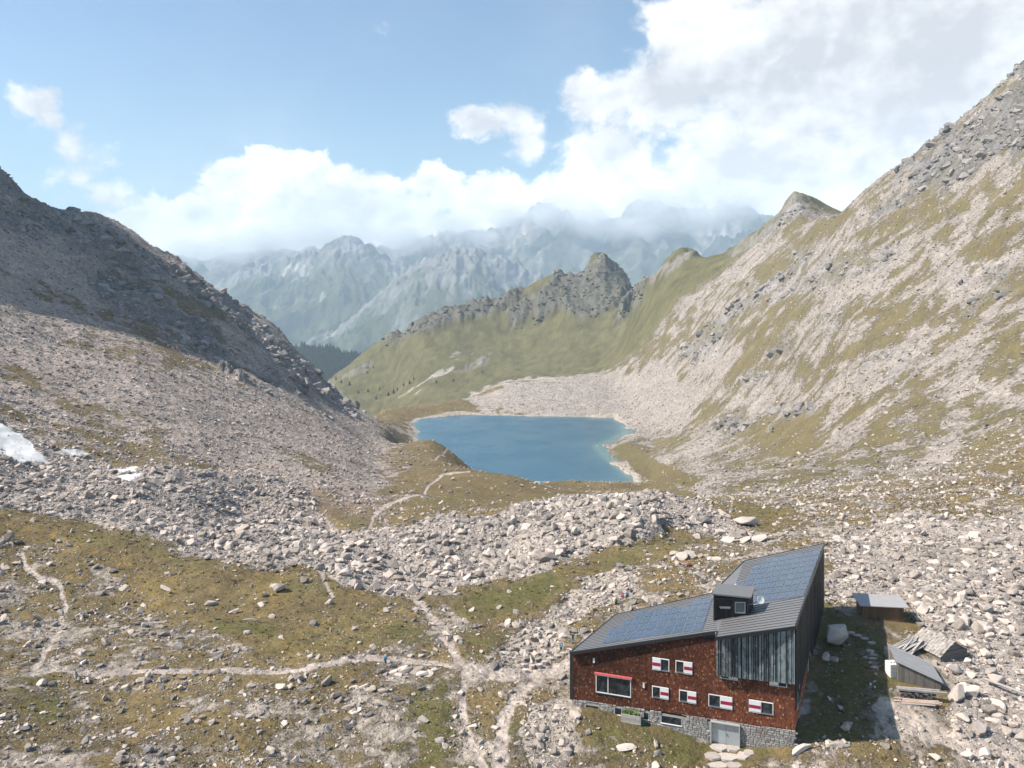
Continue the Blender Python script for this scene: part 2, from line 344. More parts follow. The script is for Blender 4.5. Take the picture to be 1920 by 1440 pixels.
# --- regions, written as outlines in the photo and laid on the ground they show
wx = fbm(X / 9.0, Y / 9.0, 4, 5) ; wy = fbm(X / 9.0 + 40, Y / 9.0 - 9, 4, 6)
wpx = PXg + wx * 1450 * 3.2 / D ; wpy = PYs + wy * 1450 * 1.6 / D
bx = fbm(X / 45.0, Y / 45.0, 5, 7, 0.62); by = fbm(X / 45.0 + 31, Y / 45.0 + 8, 5, 8, 0.62)
wpx2 = PXg + bx * 1450 * 34 / D; wpy2 = PYs + by * 1450 * 22 / D
def region(poly, soft=8.0, warped=True, dmin=0, dmax=1e9):
    a, b = (wpx2, wpy2) if warped == 2 else (wpx, wpy) if warped else (PXg, PYs)
    xs = [p[0] for p in poly]; ys = [p[1] for p in poly]
    m = (a > min(xs) - 40) & (a < max(xs) + 40) & (b > min(ys) - 40) & (b < max(ys) + 40) & (D > dmin) & (D < dmax)
    r = np.zeros(X.shape)
    if m.any(): r[m] = sstep(-soft, soft, poly_sd(a[m], b[m], poly))
    return r
def regions(lst, soft=8.0, **k):
    r = np.zeros(X.shape)
    for q in lst: r = np.maximum(r, region(q, soft, **k))
    return r
BELT = [(-400, 900), (-400, 700), (0, 790), (130, 840), (260, 880), (420, 900), (560, 930), (640, 985), (720, 1000), (800, 985), (900, 990), (960, 960), (1040, 935), (1140, 920), (1230, 930),
        (1330, 965), (1420, 1000), (1390, 1010), (1270, 1000), (1180, 1030), (1060, 1050), (960, 1075), (860, 1085), (780, 1105), (700, 1110), (620, 1075), (480, 1062), (330, 1030), (160, 978), (0, 940)]
FIELD_R = [(1560, 1060), (1700, 1040), (1920, 1045), (2500, 1000), (2500, 1500), (1880, 1500), (1790, 1390), (1790, 1300), (1800, 1240), (1740, 1180), (1700, 1120), (1600, 1120), (1545, 1130)]
FIELD_R2 = [(1560, 1000), (1700, 960), (1800, 985), (1920, 960), (2500, 900), (2500, 1050), (1900, 1045), (1640, 1045), (1560, 1055)]
HUTROCK = [(930, 1230), (960, 1180), (1040, 1130), (1090, 1090), (1140, 1070), (1200, 1085), (1190, 1110), (1110, 1140), (1070, 1170), (1040, 1215), (1000, 1245)]
HUTROCK2 = [(1000, 1330), (1060, 1310), (1085, 1335), (1090, 1400), (1060, 1440), (1000, 1440), (990, 1380)]
MEADOWS = [
    [(840, 1110), (900, 1085), (1000, 1070), (1080, 1050), (1180, 1030), (1280, 1000), (1330, 1010), (1260, 1050), (1180, 1062), (1100, 1075), (1060, 1110), (990, 1140), (900, 1170), (850, 1150)],
    [(800, 985), (740, 975), (760, 945), (850, 925), (960, 915), (1060, 915), (1040, 935), (960, 955), (900, 980)],
    [(0, 940), (160, 985), (330, 1035), (480, 1070), (620, 1085), (720, 1120), (760, 1170), (700, 1230), (500, 1230), (330, 1140), (150, 1030), (0, 1000), (-500, 900), (-500, 820)],
    [(480, 1060), (600, 1075), (700, 1112), (690, 1130), (560, 1100)],
    [(1660, 1010), (1780, 985), (1880, 1010), (1840, 1045), (1700, 1045)],
    [(1180, 905), (1230, 900), (1340, 935), (1480, 950), (1500, 975), (1440, 1000), (1330, 960), (1230, 925)],
    [(560, 940), (700, 965), (720, 985), (640, 985)],
    [(1545, 1130), (1640, 1180), (1670, 1200), (1650, 1240), (1600, 1200), (1545, 1160)],
    [(1140, 850), (1180, 840), (1240, 870), (1330, 895), (1300, 915), (1200, 900)],
]
GREEN = [  # lusher turf; the patch in the hut's shadow also paints it darker
    [(850, 1120), (940, 1092), (1040, 1072), (1060, 1100), (980, 1140), (900, 1165), (860, 1150)],
    [(720, 1180), (820, 1170), (840, 1215), (760, 1215)], [(860, 1200), (960, 1170), (950, 1215), (870, 1235)],
    [(780, 1290), (850, 1270), (860, 1440), (740, 1440), (760, 1370)], [(390, 1150), (520, 1160), (500, 1190), (400, 1185)],
    [(20, 1290), (120, 1280), (110, 1350), (30, 1350)], [(1090, 1330), (1240, 1350), (1330, 1400), (1280, 1440), (1130, 1440)],
    [(1545, 1135), (1630, 1180), (1660, 1200), (1600, 1200), (1545, 1165)], [(1390, 1395), (1450, 1400), (1440, 1440), (1385, 1440)],
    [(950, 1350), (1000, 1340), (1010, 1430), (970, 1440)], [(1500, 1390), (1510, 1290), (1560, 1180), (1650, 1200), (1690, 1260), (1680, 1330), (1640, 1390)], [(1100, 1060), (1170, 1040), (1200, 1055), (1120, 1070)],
]
ORANGE = [[(560, 1180), (620, 1165), (720, 1165), (720, 1185), (640, 1200), (560, 1195)], [(1190, 1090), (1260, 1060), (1330, 1060), (1330, 1110), (1230, 1120)],
          [(0, 960), (140, 1010), (260, 1060), (200, 1070), (60, 1010)], [(380, 1220), (420, 1225), (400, 1240)]]
ROCKY = [   # bedrock and crags
    [(-300, 80), (0, 322), (150, 395), (240, 450), (350, 495), (440, 538), (468, 585), (560, 662), (672, 780), (640, 772), (570, 730), (480, 650), (400, 575), (300, 525), (200, 480), (100, 445), (0, 425), (-300, 300)],
    [(120, 480), (190, 490), (290, 540), (370, 610), (450, 680), (560, 735), (480, 715), (380, 660), (260, 600), (150, 540)],
    [(1640, 395), (1700, 335), (1760, 260), (1850, 190), (1920, 110), (2200, -60), (2200, 200), (1920, 290), (1840, 315), (1750, 360), (1680, 395)],
    [(1360, 590), (1420, 535), (1550, 480), (1700, 470), (1640, 520), (1500, 535), (1390, 595)], [(1300, 672), (1330, 610), (1380, 590), (1370, 640), (1320, 680)],
    [(1375, 720), (1420, 690), (1465, 700), (1430, 715)], [(1480, 470), (1560, 480), (1570, 540), (1490, 545)], [(1610, 700), (1660, 670), (1720, 680), (1640, 715)],
    [(1800, 560), (1850, 545), (1850, 580), (1810, 585)], [(1790, 520), (1900, 490), (1900, 530), (1800, 540)], [(1330, 800), (1420, 770), (1440, 800), (1350, 815)],
    [(1440, 770), (1530, 760), (1540, 785), (1460, 790)], [(1530, 600), (1590, 575), (1570, 620)], [(1420, 660), (1500, 630), (1490, 660)],
]
ROCKY_FAR = [
    [(1000, 590), (1045, 512), (1062, 530), (1090, 510), (1130, 486), (1190, 552), (1150, 580), (1090, 600), (1040, 585), (1010, 610)],
    [(715, 650), (780, 600), (870, 560), (980, 552), (960, 585), (860, 610), (780, 625), (730, 645)], [(950, 600), (1000, 555), (1000, 590), (960, 620)],
    [(1150, 612), (1170, 570), (1215, 540), (1200, 580), (1160, 610)], [(1200, 545), (1250, 500), (1300, 465), (1310, 480), (1260, 515), (1220, 545)],
    [(850, 700), (920, 665), (910, 690)], [(620, 720), (700, 680), (690, 700)], [(1360, 482), (1420, 440), (1490, 372), (1520, 380), (1450, 440), (1380, 484)],
    [(1270, 660), (1310, 635), (1300, 665)],
]
SCREE_FAR = [[(720, 750), (820, 690), (900, 640), (910, 660), (830, 715), (760, 752)], [(780, 690), (850, 655), (860, 665), (790, 700)],
             [(880, 745), (960, 715), (1120, 705), (1260, 700), (1330, 740), (1300, 800), (1180, 800), (1000, 778), (900, 770)]]
GRASS_R = [ # turf on the right slope
    [(1310, 790), (1380, 765), (1450, 780), (1560, 750), (1580, 800), (1540, 840), (1470, 870), (1430, 845), (1380, 820), (1320, 815)],
    [(1330, 730), (1400, 640), (1500, 560), (1560, 540), (1480, 620), (1410, 700), (1350, 745)],
    [(1600, 850), (1680, 790), (1760, 730), (1770, 750), (1700, 830), (1620, 870)],
    [(1780, 830), (1920, 790), (1920, 830), (1800, 850)], [(1700, 930), (1800, 870), (1920, 850), (1920, 920), (1780, 960)],
    [(1820, 660), (1920, 600), (1920, 680), (1850, 690)], [(1780, 480), (1920, 420), (1920, 450), (1800, 510)],
    [(1500, 700), (1600, 650), (1680, 600), (1660, 640), (1560, 710)], [(1680, 600), (1760, 560), (1780, 580), (1700, 620)],
    [(1400, 500), (1480, 455), (1560, 400), (1620, 385), (1520, 470), (1420, 540)], [(1640, 430), (1780, 300), (1900, 230), (1780, 350), (1660, 440)],
    [(1080, 725), (1180, 730), (1170, 745), (1090, 750)], [(1460, 850), (1500, 860), (1450, 880)], [(1330, 890), (1420, 895), (1400, 905)],
    [(1660, 450), (1750, 390), (1920, 320), (1920, 340), (1760, 420)],
]
right = sstep(1180, 1400, PXg + 200 * sstep(700, 820, D)) * sstep(250, 330, D)
leftsl = sstep(800, 620, PXg + bx * 170 + wx * 40) * sstep(230, 300, D) * (D < 1150)
far = sstep(1280, 1420, D + (PXg - 1000) * 0.25)
near = 1 - sstep(230, 320, D)
belt = region(BELT, 10); belt = belt * sstep(135, 150, D)
fieldr = np.maximum(region(FIELD_R, 12), region(FIELD_R2, 10) * 0.75)
hutrock = np.maximum(region(HUTROCK, 8), region(HUTROCK2, 8))
meadow = regions(MEADOWS, 7); green = regions(GREEN, 10); orange = regions(ORANGE, 8)
rocky = np.maximum(regions(ROCKY, 9, warped=2), regions(ROCKY_FAR, 4))
toprk = region(ROCKY[2], 9, 2); leftrk_shade = regions(ROCKY[:2], 12, warped=2)  # left mask: dark cliff rock plus shade painted into its colour
rocky = rocky * (1 - 0.75 * (1 - toprk) * right * (D < 1000) * sstep(0.15, -0.25, bx + 0.8 * wx))
grassr = regions(GRASS_R, 22, warped=2); screef = np.maximum(regions(SCREE_FAR[2:], 7, warped=2), regions(SCREE_FAR[:2], 12, warped=2) * 0.9 * sstep(-0.1, 0.5, fbm((PXg * 0.62 + PYs) / 9.0, (PXg - PYs * 0.62) / 60.0, 4, 35)))
# down-slope streaks of turf and scree on the right-hand slope
gx = PXg + (PYs - 540) * 0.95; gy = PYs * 1.0
streak = fbm((PXg * 0.62 + PYs) / 60.0, (PXg - PYs * 0.62) / 170.0, 6, 33, 0.6) + 0.7 * fbm(X / 14, Y / 14, 4, 44)
grass = np.zeros(X.shape)
base_near = 0.37 + 0.40 * sstep(-0.35, 0.3, fbm(X / 14, Y / 14, 5, 12, 0.6))
grass = np.where(near > 0.01, base_near, grass)
grass = np.maximum(grass, right * (0.25 + 0.42 * sstep(-0.3, 0.4, streak + 0.35 * bx)))
grass = np.maximum(grass, leftsl * 0.62 * sstep(-0.15, 0.5, fbm((PXg * -0.45 + PYs) / 60.0, (PXg + PYs * 0.5) / 420.0, 5, 77) + 0.5 * fbm(X / 10, Y / 10, 3, 78)))
grass = np.maximum(grass, far * (0.86 + 0.25 * np.clip(bx, -1, 1)))
grass = np.maximum(grass, grassr * (0.74 + 0.2 * np.clip(bx, -1, 1))); grass = np.maximum(grass, meadow)
mid = sstep(240, 320, D) * (1 - right) * (1 - leftsl) * (1 - far)
grass = np.maximum(grass, mid * (0.8 - 0.55 * sstep(1150, 1200, PXg) * sstep(700, 800, D)))
LAP = region([(690, 770), (760, 760), (880, 745), (900, 770), (780, 785), (765, 800), (720, 800)], 6); grass = np.maximum(grass, LAP)
grass *= 1 - 0.97 * belt; grass *= 1 - 0.92 * fieldr; grass *= 1 - 0.85 * hutrock; grass *= 1 - 0.9 * screef
meadow_only = meadow * (1 - belt) * (1 - fieldr)
lakeband = sstep(-9, -3, sd) * (D > 500)
grass *= 1 - lakeband
yard_shade = region([(1500, 1390), (1510, 1290), (1560, 1180), (1650, 1200), (1690, 1260), (1680, 1330), (1640, 1390)], 14); grass = np.maximum(grass, yard_shade * 0.62)  # green turf laid on the hut shadow's outline, putting extra shade into its colour

# --- relief: octaves of noise, only as fine as the mesh can carry
sp = np.maximum(du[None, :] * D, (vg[1] - vg[0]) * D * 0.5)
rough = 0.035 + 0.05 * belt + 0.03 * fieldr + 0.015 * hutrock - 0.012 * meadow_only
hutflat = 1 - sstep(8, 20, np.hypot(X - 28, Y - 111)) 
rough = rough * (1 - 0.9 * np.exp(-((np.hypot((X - 28) / 18, (Y - 111) / 16)) ** 4)))
relief = np.zeros(X.shape); lam = 90.0; i = 0
while lam > 0.5:
    w = sstep(3.0, 6.0, lam / sp)
    if lam > 14: w = w * sstep(lam * 1.0, lam * 4.0, D)
    if w.max() > 0:
        relief += w * rough * lam * gnoise(X / lam + i * 3.7, Y / lam - i * 1.9, 300 + i)
    lam *= 0.52; i += 1
crag = np.zeros(X.shape); lam = 70.0; i = 0
while lam > 1.0:
    w = sstep(2.5, 5.0, lam / sp) * sstep(lam * 2, lam * 6, D)
    n = 1 - 2 * np.abs(gnoise(X / lam * 1.0 + i * 9.1, Y / (lam * 1.0) + i * 4.3, 500 + i))
    n = n - 0.42
    crag += w * (0.17 if lam > 9 else 0.11) * lam ** 0.92 * n
    lam *= 0.5; i += 1
lam = 170.0; i = 0; crag2 = np.zeros(X.shape)
while lam > 14:
    crag2 += sstep(2.0, 4.0, lam / sp) * 0.20 * lam ** 0.95 * (1 - 2 * np.abs(gnoise(X / lam + i * 5.1 + 0.3 * Y / lam, Y / (lam * 1.6) - i * 2.3, 700 + i))); lam *= 0.55; i += 1
spurd = regions(ROCKY_FAR[:4], 9, warped=2)
cragmask = np.clip(rocky * (1 - 0.5 * right * (D < 1000)) + 0.10 * leftsl + 0.10 * right + 0.12 * far, 0, 1)
Z0 = Z.copy()
mound = np.exp(-(((PXg - 1150) / 130) ** 2)) * np.exp(-(((D - 245) / 22) ** 2)) * 2.0
Z = Z + relief * (1 - 0.8 * np.clip(sd / 10 + 0.5, 0, 1)) + (crag * cragmask + crag2 * (spurd * 0.75 + 0.16 * far * (1 - spurd))) * (1 - np.clip(sd / 10 + 1.5, 0, 1)) 
# steps in the bedrock
stp = np.clip(rocky, 0, 1) * sstep(200, 320, D) * 0.5
lamS = 26.0; zz = (Z + 0.35 * X + fbm(X / 40, Y / 40, 3, 61) * 14) / lamS
fr = zz - np.floor(zz); Z = Z + stp * lamS * 0.20 * (sstep(0.25, 0.75, fr) - fr)

# --- paths: worn bands, sunk a little
PATHS = [  # photo polylines, half width in metres
    ([(40, 1030), (48, 1060), (75, 1080), (112, 1090), (122, 1130), (112, 1180), (88, 1215), (72, 1250), (62, 1272)], 0.65),
    ([(62, 1272), (180, 1270), (330, 1262), (450, 1262), (560, 1258), (650, 1240), (740, 1235), (820, 1240), (860, 1250)], 0.6),
    ([(600, 1075), (612, 1100), (622, 1118)], 0.6),
    ([(690, 985), (700, 965), (745, 945), (795, 925), (803, 908), (830, 890), (880, 885)], 0.75),
    ([(812, 862), (822, 852), (838, 842)], 0.7),
    ([(775, 1115), (800, 1140), (830, 1170), (835, 1205), (860, 1240), (872, 1262)], 1.0),
    ([(860, 1245), (930, 1260), (1000, 1255), (1060, 1240), (1090, 1215), (1120, 1190)], 1.25),
    ([(870, 1262), (868, 1330), (880, 1390), (905, 1450)], 0.65),
    ([(1010, 1262), (965, 1300), (945, 1350), (940, 1400), (930, 1450)], 1.2),
    ([(1655, 1330), (1720, 1370), (1800, 1400), (1900, 1440)], 1.3),
]
pathm = np.zeros(X.shape)
for pl, hw in PATHS:
    xs = [a for a, b in pl]; ys = [b for a, b in pl]
    m = (PXg > min(xs) - 40) & (PXg < max(xs) + 40) & (PYs > min(ys) - 30) & (PYs < max(ys) + 30) & (D < 2100)
    if not m.any(): continue
    dpx = line_d(PXg[m] + wx[m] * 800 / D[m], (PYs[m] + wy[m] * 500 / D[m]), pl)
    # rows are foreshortened, so measure with a half-flattened distance
    ww_ = hw * (0.85 + 0.7 * np.clip(fbm(X[m] / 2.6, Y[m] / 2.6, 4, 611, 0.65), -0.8, 0.8))
    if D[m].min() > 1200: ww_ = ww_ * 0.6
    pathm[m] = np.maximum(pathm[m], 1 - sstep(0.3, 1.25, dpx / (ww_ * F / D[m])))
pathm = pathm * (0.62 + 0.38 * sstep(-0.45, 0.1, fbm(X / 1.4, Y / 1.4, 3, 612) + 0.15))
Z = Z - 0.14 * pathm
grass = grass * (1 - 0.85 * pathm)

# --- snow patches at the left edge
SNOW = [[(-160, 770), (0, 800), (40, 818), (70, 840), (95, 860), (40, 862), (0, 864), (-160, 850)], [(200, 862), (250, 868), (265, 880), (220, 880)],
        [(205, 885), (250, 890), (262, 900), (215, 898)], [(1810, 300), (1824, 275), (1832, 262), (1828, 280), (1815, 305)], [(120, 833), (150, 838), (165, 846), (130, 844)], [(185, 905), (200, 900), (210, 908)]]
snow = np.zeros(X.shape)
for q in SNOW[:3] + SNOW[4:]: snow = np.maximum(snow, region(q, 2.5))

Zw = Z + CAMZ
def gz(x, y):
    """terrain height under a world point"""
    y = max(y, 55.5); u = float(np.interp(x / y, ug, uix)); v = (math.log(y) - V0) / (V1 - V0) * (NV - 1)
    i = min(max(int(u), 0), NU - 2); j = min(max(int(v), 0), NV - 2); a = u - i; b = v - j
    return float((Zw[j, i] * (1 - a) + Zw[j, i + 1] * a) * (1 - b) + (Zw[j + 1, i] * (1 - a) + Zw[j + 1, i + 1] * a) * b)
def gz_np(x, y):
    u = np.interp(x / y, ug, uix); v = (np.log(y) - V0) / (V1 - V0) * (NV - 1)
    i = np.clip(u.astype(int), 0, NU - 2); j = np.clip(v.astype(int), 0, NV - 2); a = u - i; b = v - j
    return (Zw[j, i] * (1 - a) + Zw[j, i + 1] * a) * (1 - b) + (Zw[j + 1, i] * (1 - a) + Zw[j + 1, i + 1] * a) * b
def hit(px, py):
    """the ground point that the photo shows at a pixel"""
    u = (px - 960) / F; i = float(np.interp(u, ug, uix)); i0 = int(i); a = i - i0
    col = (Z[:, i0] * (1 - a) + Z[:, i0 + 1] * a) / D[:, 0]; s = (HY - py) / F
    k = int(np.argmax(col >= s)) if (col >= s).any() else NV - 1
    k = max(k, 1); t = (s - col[k - 1]) / (col[k] - col[k - 1] + 1e-12); d = math.exp(vg[k - 1] + t * (vg[k] - vg[k - 1]))
    return Vector((u * d, d, gz(u * d, d)))

# --- surface colours (albedo)
def colr(c): return np.array(c, float)[None, None, :]
n1 = fbm(X / 3.0, Y / 3.0, 4, 201)[..., None]; n2 = fbm(X / 22.0, Y / 22.0, 4, 202)[..., None]; n3 = fbm(X / 0.9, Y / 0.9, 3, 203)[..., None]
rockc = colr((0.385, 0.335, 0.295)) * (1 + 0.25 * n2 + 0.22 * n1) * (1 - 0.13 * right)[..., None]
rockc = rockc + (colr((0.39, 0.325, 0.26)) * (1 + 0.25 * n1) - rockc) * (near * (1 - belt) * (1 - fieldr) * 0.75)[..., None]
rockc = rockc + (colr((0.37, 0.30, 0.255)) * (1 + 0.25 * n2 + 0.2 * n1) - rockc) * (leftsl * 0.8)[..., None]
darkrock = colr((0.20, 0.185, 0.18)) * (1 + 0.5 * n2 + 0.4 * n1)
grassc = colr((0.182, 0.138, 0.070)) * (1 + 0.35 * n2 + 0.25 * n3) + colr((0.07, 0.05, 0.016)) * n1
grassc = grassc * (1 - (right * 0.5)[..., None]) + (colr((0.165, 0.145, 0.072)) * (1 + 0.3 * n2 + 0.2 * n1)) * (right * 0.5)[..., None]
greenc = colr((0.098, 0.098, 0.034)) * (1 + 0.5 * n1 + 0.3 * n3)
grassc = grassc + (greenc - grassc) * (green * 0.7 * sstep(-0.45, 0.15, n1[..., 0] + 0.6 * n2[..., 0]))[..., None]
grassc = grassc + (greenc * 1.15 - grassc) * (meadow * 0.35 * sstep(0.0, 0.4, n2[..., 0] * 1.5 + 0.1))[..., None]
grassc = grassc + (colr((0.27, 0.165, 0.058)) * (1 + 0.3 * n1) - grassc) * (orange * sstep(-0.1, 0.5, n1[..., 0]) * 0.6)[..., None]
gold = sstep(0.05, 0.5, fbm(X / 11, Y / 11, 4, 990) + 0.1) * near
grassc = grassc + (colr((0.27, 0.185, 0.07)) * (1 + 0.3 * n1) - grassc) * (gold * 0.45 * (1 - green))[..., None]
farc = colr((0.118, 0.114, 0.056)) * (1 + 0.45 * n2 + 0.35 * n1 + 0.5 * bx[..., None])
grassc = grassc + (farc - grassc) * far[..., None] * 0.8
# turf is broken by stones and bare soil
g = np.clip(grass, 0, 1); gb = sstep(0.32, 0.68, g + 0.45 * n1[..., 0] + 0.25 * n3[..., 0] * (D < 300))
rm = np.clip(rocky * sstep(-0.5, 0.2, n1[..., 0] + n2[..., 0] + 0.15), 0, 1)
redp = region([(580, 910), (700, 930), (690, 965), (560, 950)], 18)
# every cover is laid over both the bare and the turfed colour; the material then mixes the two at stone scale
OVER = [(darkrock * 1.25 + 0.03, rm * 0.9, rm * 0.55), (colr((0.105, 0.100, 0.085)) * (1 + 0.5 * n2 + 0.3 * n1), spurd * 0.85, spurd * 0.7),
        (colr((0.155, 0.150, 0.145)) * (1 + 0.45 * n2 + 0.35 * n1), (0.7 * toprk + 0.75 * leftrk_shade) * sstep(-0.6, 0.1, n2[..., 0] + n1[..., 0] * 0.5), 0.35 * (toprk + leftrk_shade)),  # dark rock; on the left cliffs the shadow band is in this colour too
        (colr((0.36, 0.25, 0.21)), redp * 0.6, redp * 0.4), (colr((0.47, 0.39, 0.335)) * (1 + 0.2 * n1 + 0.15 * n3), pathm * 0.85, pathm * 0.85),
        (colr((0.44, 0.37, 0.31)) * (1 + 0.15 * n1), lakeband * (1 - np.clip(sd / 4, 0, 1)), lakeband * (1 - np.clip(sd / 4, 0, 1))), (colr((0.66, 0.65, 0.64)) * (1 + 0.18 * n1 + 0.1 * n3), snow, snow)]
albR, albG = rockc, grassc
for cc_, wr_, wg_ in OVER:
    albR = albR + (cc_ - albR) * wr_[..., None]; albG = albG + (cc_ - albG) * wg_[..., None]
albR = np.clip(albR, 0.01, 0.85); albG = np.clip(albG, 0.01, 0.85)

def terrain_mesh():
    V = np.stack([X, Y, Zw], -1).reshape(-1, 3)
    idx = np.arange(NU * NV).reshape(NV, NU)
    Fq = np.stack([idx[:-1, :-1], idx[:-1, 1:], idx[1:, 1:], idx[1:, :-1]], -1).reshape(-1, 4)
    me = np_mesh('ground', V, Fq)
    me.polygons.foreach_set('use_smooth', np.ones(len(Fq), bool))
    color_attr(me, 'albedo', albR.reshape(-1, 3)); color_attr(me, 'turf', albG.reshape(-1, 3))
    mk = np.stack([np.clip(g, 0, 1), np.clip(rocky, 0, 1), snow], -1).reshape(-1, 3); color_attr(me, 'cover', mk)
    return me
def ground_material():
    m, nt, b = new_mat('alpine_ground')
    at = N(nt, 'ShaderNodeAttribute'); at.attribute_name = 'albedo'
    cv = N(nt, 'ShaderNodeAttribute'); cv.attribute_name = 'cover'
    sc = N(nt, 'ShaderNodeSeparateColor'); nt.links.new(cv.outputs['Color'], sc.inputs[0])
    ge = N(nt, 'ShaderNodeNewGeometry'); pos = ge.outputs['Position']
    a = noise(nt, pos, 1.7, 6, 0.65); c = noise(nt, pos, 0.22, 6, 0.65); e = noise(nt, pos, 7.0, 4, 0.6)
    vo = N(nt, 'ShaderNodeTexVoronoi'); vo.inputs['Scale'].default_value = 0.9; nt.links.new(pos, vo.inputs['Vector'])
    vo2 = N(nt, 'ShaderNodeTexVoronoi'); vo2.inputs['Scale'].default_value = 0.32; nt.links.new(pos, vo2.inputs['Vector'])
    vr = N(nt, 'ShaderNodeSeparateColor'); nt.links.new(vo.outputs['Color'], vr.inputs[0])
    vr2 = N(nt, 'ShaderNodeSeparateColor'); nt.links.new(vo2.outputs['Color'], vr2.inputs[0])
    tu = N(nt, 'ShaderNodeAttribute'); tu.attribute_name = 'turf'
    m1 = noise(nt, pos, 0.42, 6, 0.66); m2 = noise(nt, pos, 0.055, 4, 0.6)
    gg = mth(nt, 'ADD', sc.outputs[0], mth(nt, 'ADD', mth(nt, 'MULTIPLY', mth(nt, 'SUBTRACT', m1, 0.5), 1.15), mth(nt, 'ADD', mth(nt, 'MULTIPLY', mth(nt, 'SUBTRACT', m2, 0.5), 0.7), mth(nt, 'MULTIPLY', mth(nt, 'SUBTRACT', a, 0.5), 0.45))))
    gmix = maprange(nt, gg, 0.38, 0.62)
    base = mixc(nt, gmix, at.outputs['Color'], tu.outputs['Color'])
    bare = mth(nt, 'SUBTRACT', 1.0, mth(nt, 'MAXIMUM', gmix, sc.outputs[2]))
    f = mth(nt, 'ADD', mth(nt, 'MULTIPLY_ADD', mth(nt, 'SUBTRACT', a, 0.5), 1.1, 1.0), mth(nt, 'MULTIPLY', mth(nt, 'SUBTRACT', c, 0.5), 0.5))
    stones = mth(nt, 'ADD', mth(nt, 'MULTIPLY', mth(nt, 'SUBTRACT', vr.outputs[0], 0.5), 0.35), mth(nt, 'MULTIPLY', mth(nt, 'SUBTRACT', vr2.outputs[1], 0.5), 0.3))
    f = mth(nt, 'ADD', f, mth(nt, 'MULTIPLY', bare, stones))
    f = mth(nt, 'MAXIMUM', mth(nt, 'MULTIPLY_ADD', mth(nt, 'SUBTRACT', f, 1.0), mth(nt, 'SUBTRACT', 1.0, mth(nt, 'MULTIPLY', sc.outputs[2], 0.9)), 1.0), 0.25)
    s = N(nt, 'ShaderNodeVectorMath', operation='SCALE'); nt.links.new(base, s.inputs[0]); nt.links.new(f, s.inputs['Scale'])
    nt.links.new(s.outputs[0], b.inputs['Base Color'])
    b.inputs['Roughness'].default_value = 0.95; b.inputs['Specular IOR Level'].default_value = 0.1
    h = mth(nt, 'ADD', mth(nt, 'MULTIPLY', a, 0.5), mth(nt, 'ADD', mth(nt, 'MULTIPLY', c, 2.0), mth(nt, 'ADD', mth(nt, 'MULTIPLY', mth(nt, 'MULTIPLY', vo.outputs['Distance'], bare), -0.45), mth(nt, 'MULTIPLY', mth(nt, 'MULTIPLY', vo2.outputs['Distance'], bare), -1.0))))
    h = mth(nt, 'MULTIPLY', h, mth(nt, 'SUBTRACT', 1.0, mth(nt, 'MULTIPLY', sc.outputs[2], 0.85)))
    bp = N(nt, 'ShaderNodeBump'); bp.inputs['Strength'].default_value = 0.8; bp.inputs['Distance'].default_value = 0.9
    nt.links.new(h, bp.inputs['Height']); nt.links.new(bp.outputs[0], b.inputs['Normal'])
    return m
M_ground = ground_material()
ground_me = terrain_mesh(); ground_me.materials.append(M_ground)
ground = bpy.data.objects.new('ground', ground_me); C.objects.link(ground)
tag(ground, 'rocky alpine ground with scree slopes and dry turf around the lake', None, None, 'structure')

# --- lake
def lake_material():
    m, nt, b = new_mat('lake_water')
    ge = N(nt, 'ShaderNodeNewGeometry'); at = N(nt, 'ShaderNodeAttribute'); at.attribute_name = 'shallow'
    sc = N(nt, 'ShaderNodeSeparateColor'); nt.links.new(at.outputs['Color'], sc.inputs[0])
    n = noise(nt, ge.outputs['Position'], 0.012, 4, 0.5)
    c = mixc(nt, n, (0.010, 0.080, 0.135), (0.016, 0.100, 0.155)); c = mixc(nt, sc.outputs[0], c, (0.10, 0.19, 0.19))
    nt.links.new(c, b.inputs['Base Color']); b.inputs['IOR'].default_value = 1.333
    w0 = noise(nt, ge.outputs['Position'], 0.03, 3, 0.5); nt.links.new(maprange(nt, w0, 0.35, 0.65, 0.06, 0.22), b.inputs['Roughness'])
    mp = N(nt, 'ShaderNodeMapping'); mp.inputs['Scale'].default_value = (0.5, 1.3, 1); mp.inputs['Rotation'].default_value = (0, 0, 0.5); nt.links.new(ge.outputs['Position'], mp.inputs[0])
    w = noise(nt, mp.outputs[0], 0.6, 6, 0.65)
    bp = N(nt, 'ShaderNodeBump'); bp.inputs['Strength'].default_value = 0.45; bp.inputs['Distance'].default_value = 0.4
    nt.links.new(w, bp.inputs['Height']); nt.links.new(bp.outputs[0], b.inputs['Normal'])
    return m
lx = np.linspace(-175, 185, 91); ly = np.linspace(690, 1125, 101); LX, LY = np.meshgrid(lx, ly)
lsd = poly_sd(LX, LY, lk); keep = lsd > -18
idx = np.arange(LX.size).reshape(LX.shape); fk = keep[:-1, :-1] & keep[:-1, 1:] & keep[1:, 1:] & keep[1:, :-1]
LF = np.stack([idx[:-1, :-1], idx[:-1, 1:], idx[1:, 1:], idx[1:, :-1]], -1)[fk]
used = np.unique(LF); remap = np.zeros(LX.size, int); remap[used] = np.arange(len(used))
lme = np_mesh('lake', np.stack([LX.ravel()[used], LY.ravel()[used], np.full(len(used), LAKE_Z)], 1), remap[LF])
shl = 0.95 * sstep(9, -3, lsd) + 0.30 * sstep(40, 4, lsd) * sstep(-40, 140, LX)
color_attr(lme, 'shallow', np.repeat(np.clip(shl, 0, 1).ravel()[used][:, None], 3, 1)); lme.materials.append(lake_material())
lake = bpy.data.objects.new('lake', lme); C.objects.link(lake)
tag(lake, 'deep blue mountain lake in the hollow beyond the hut', None, None, 'structure')
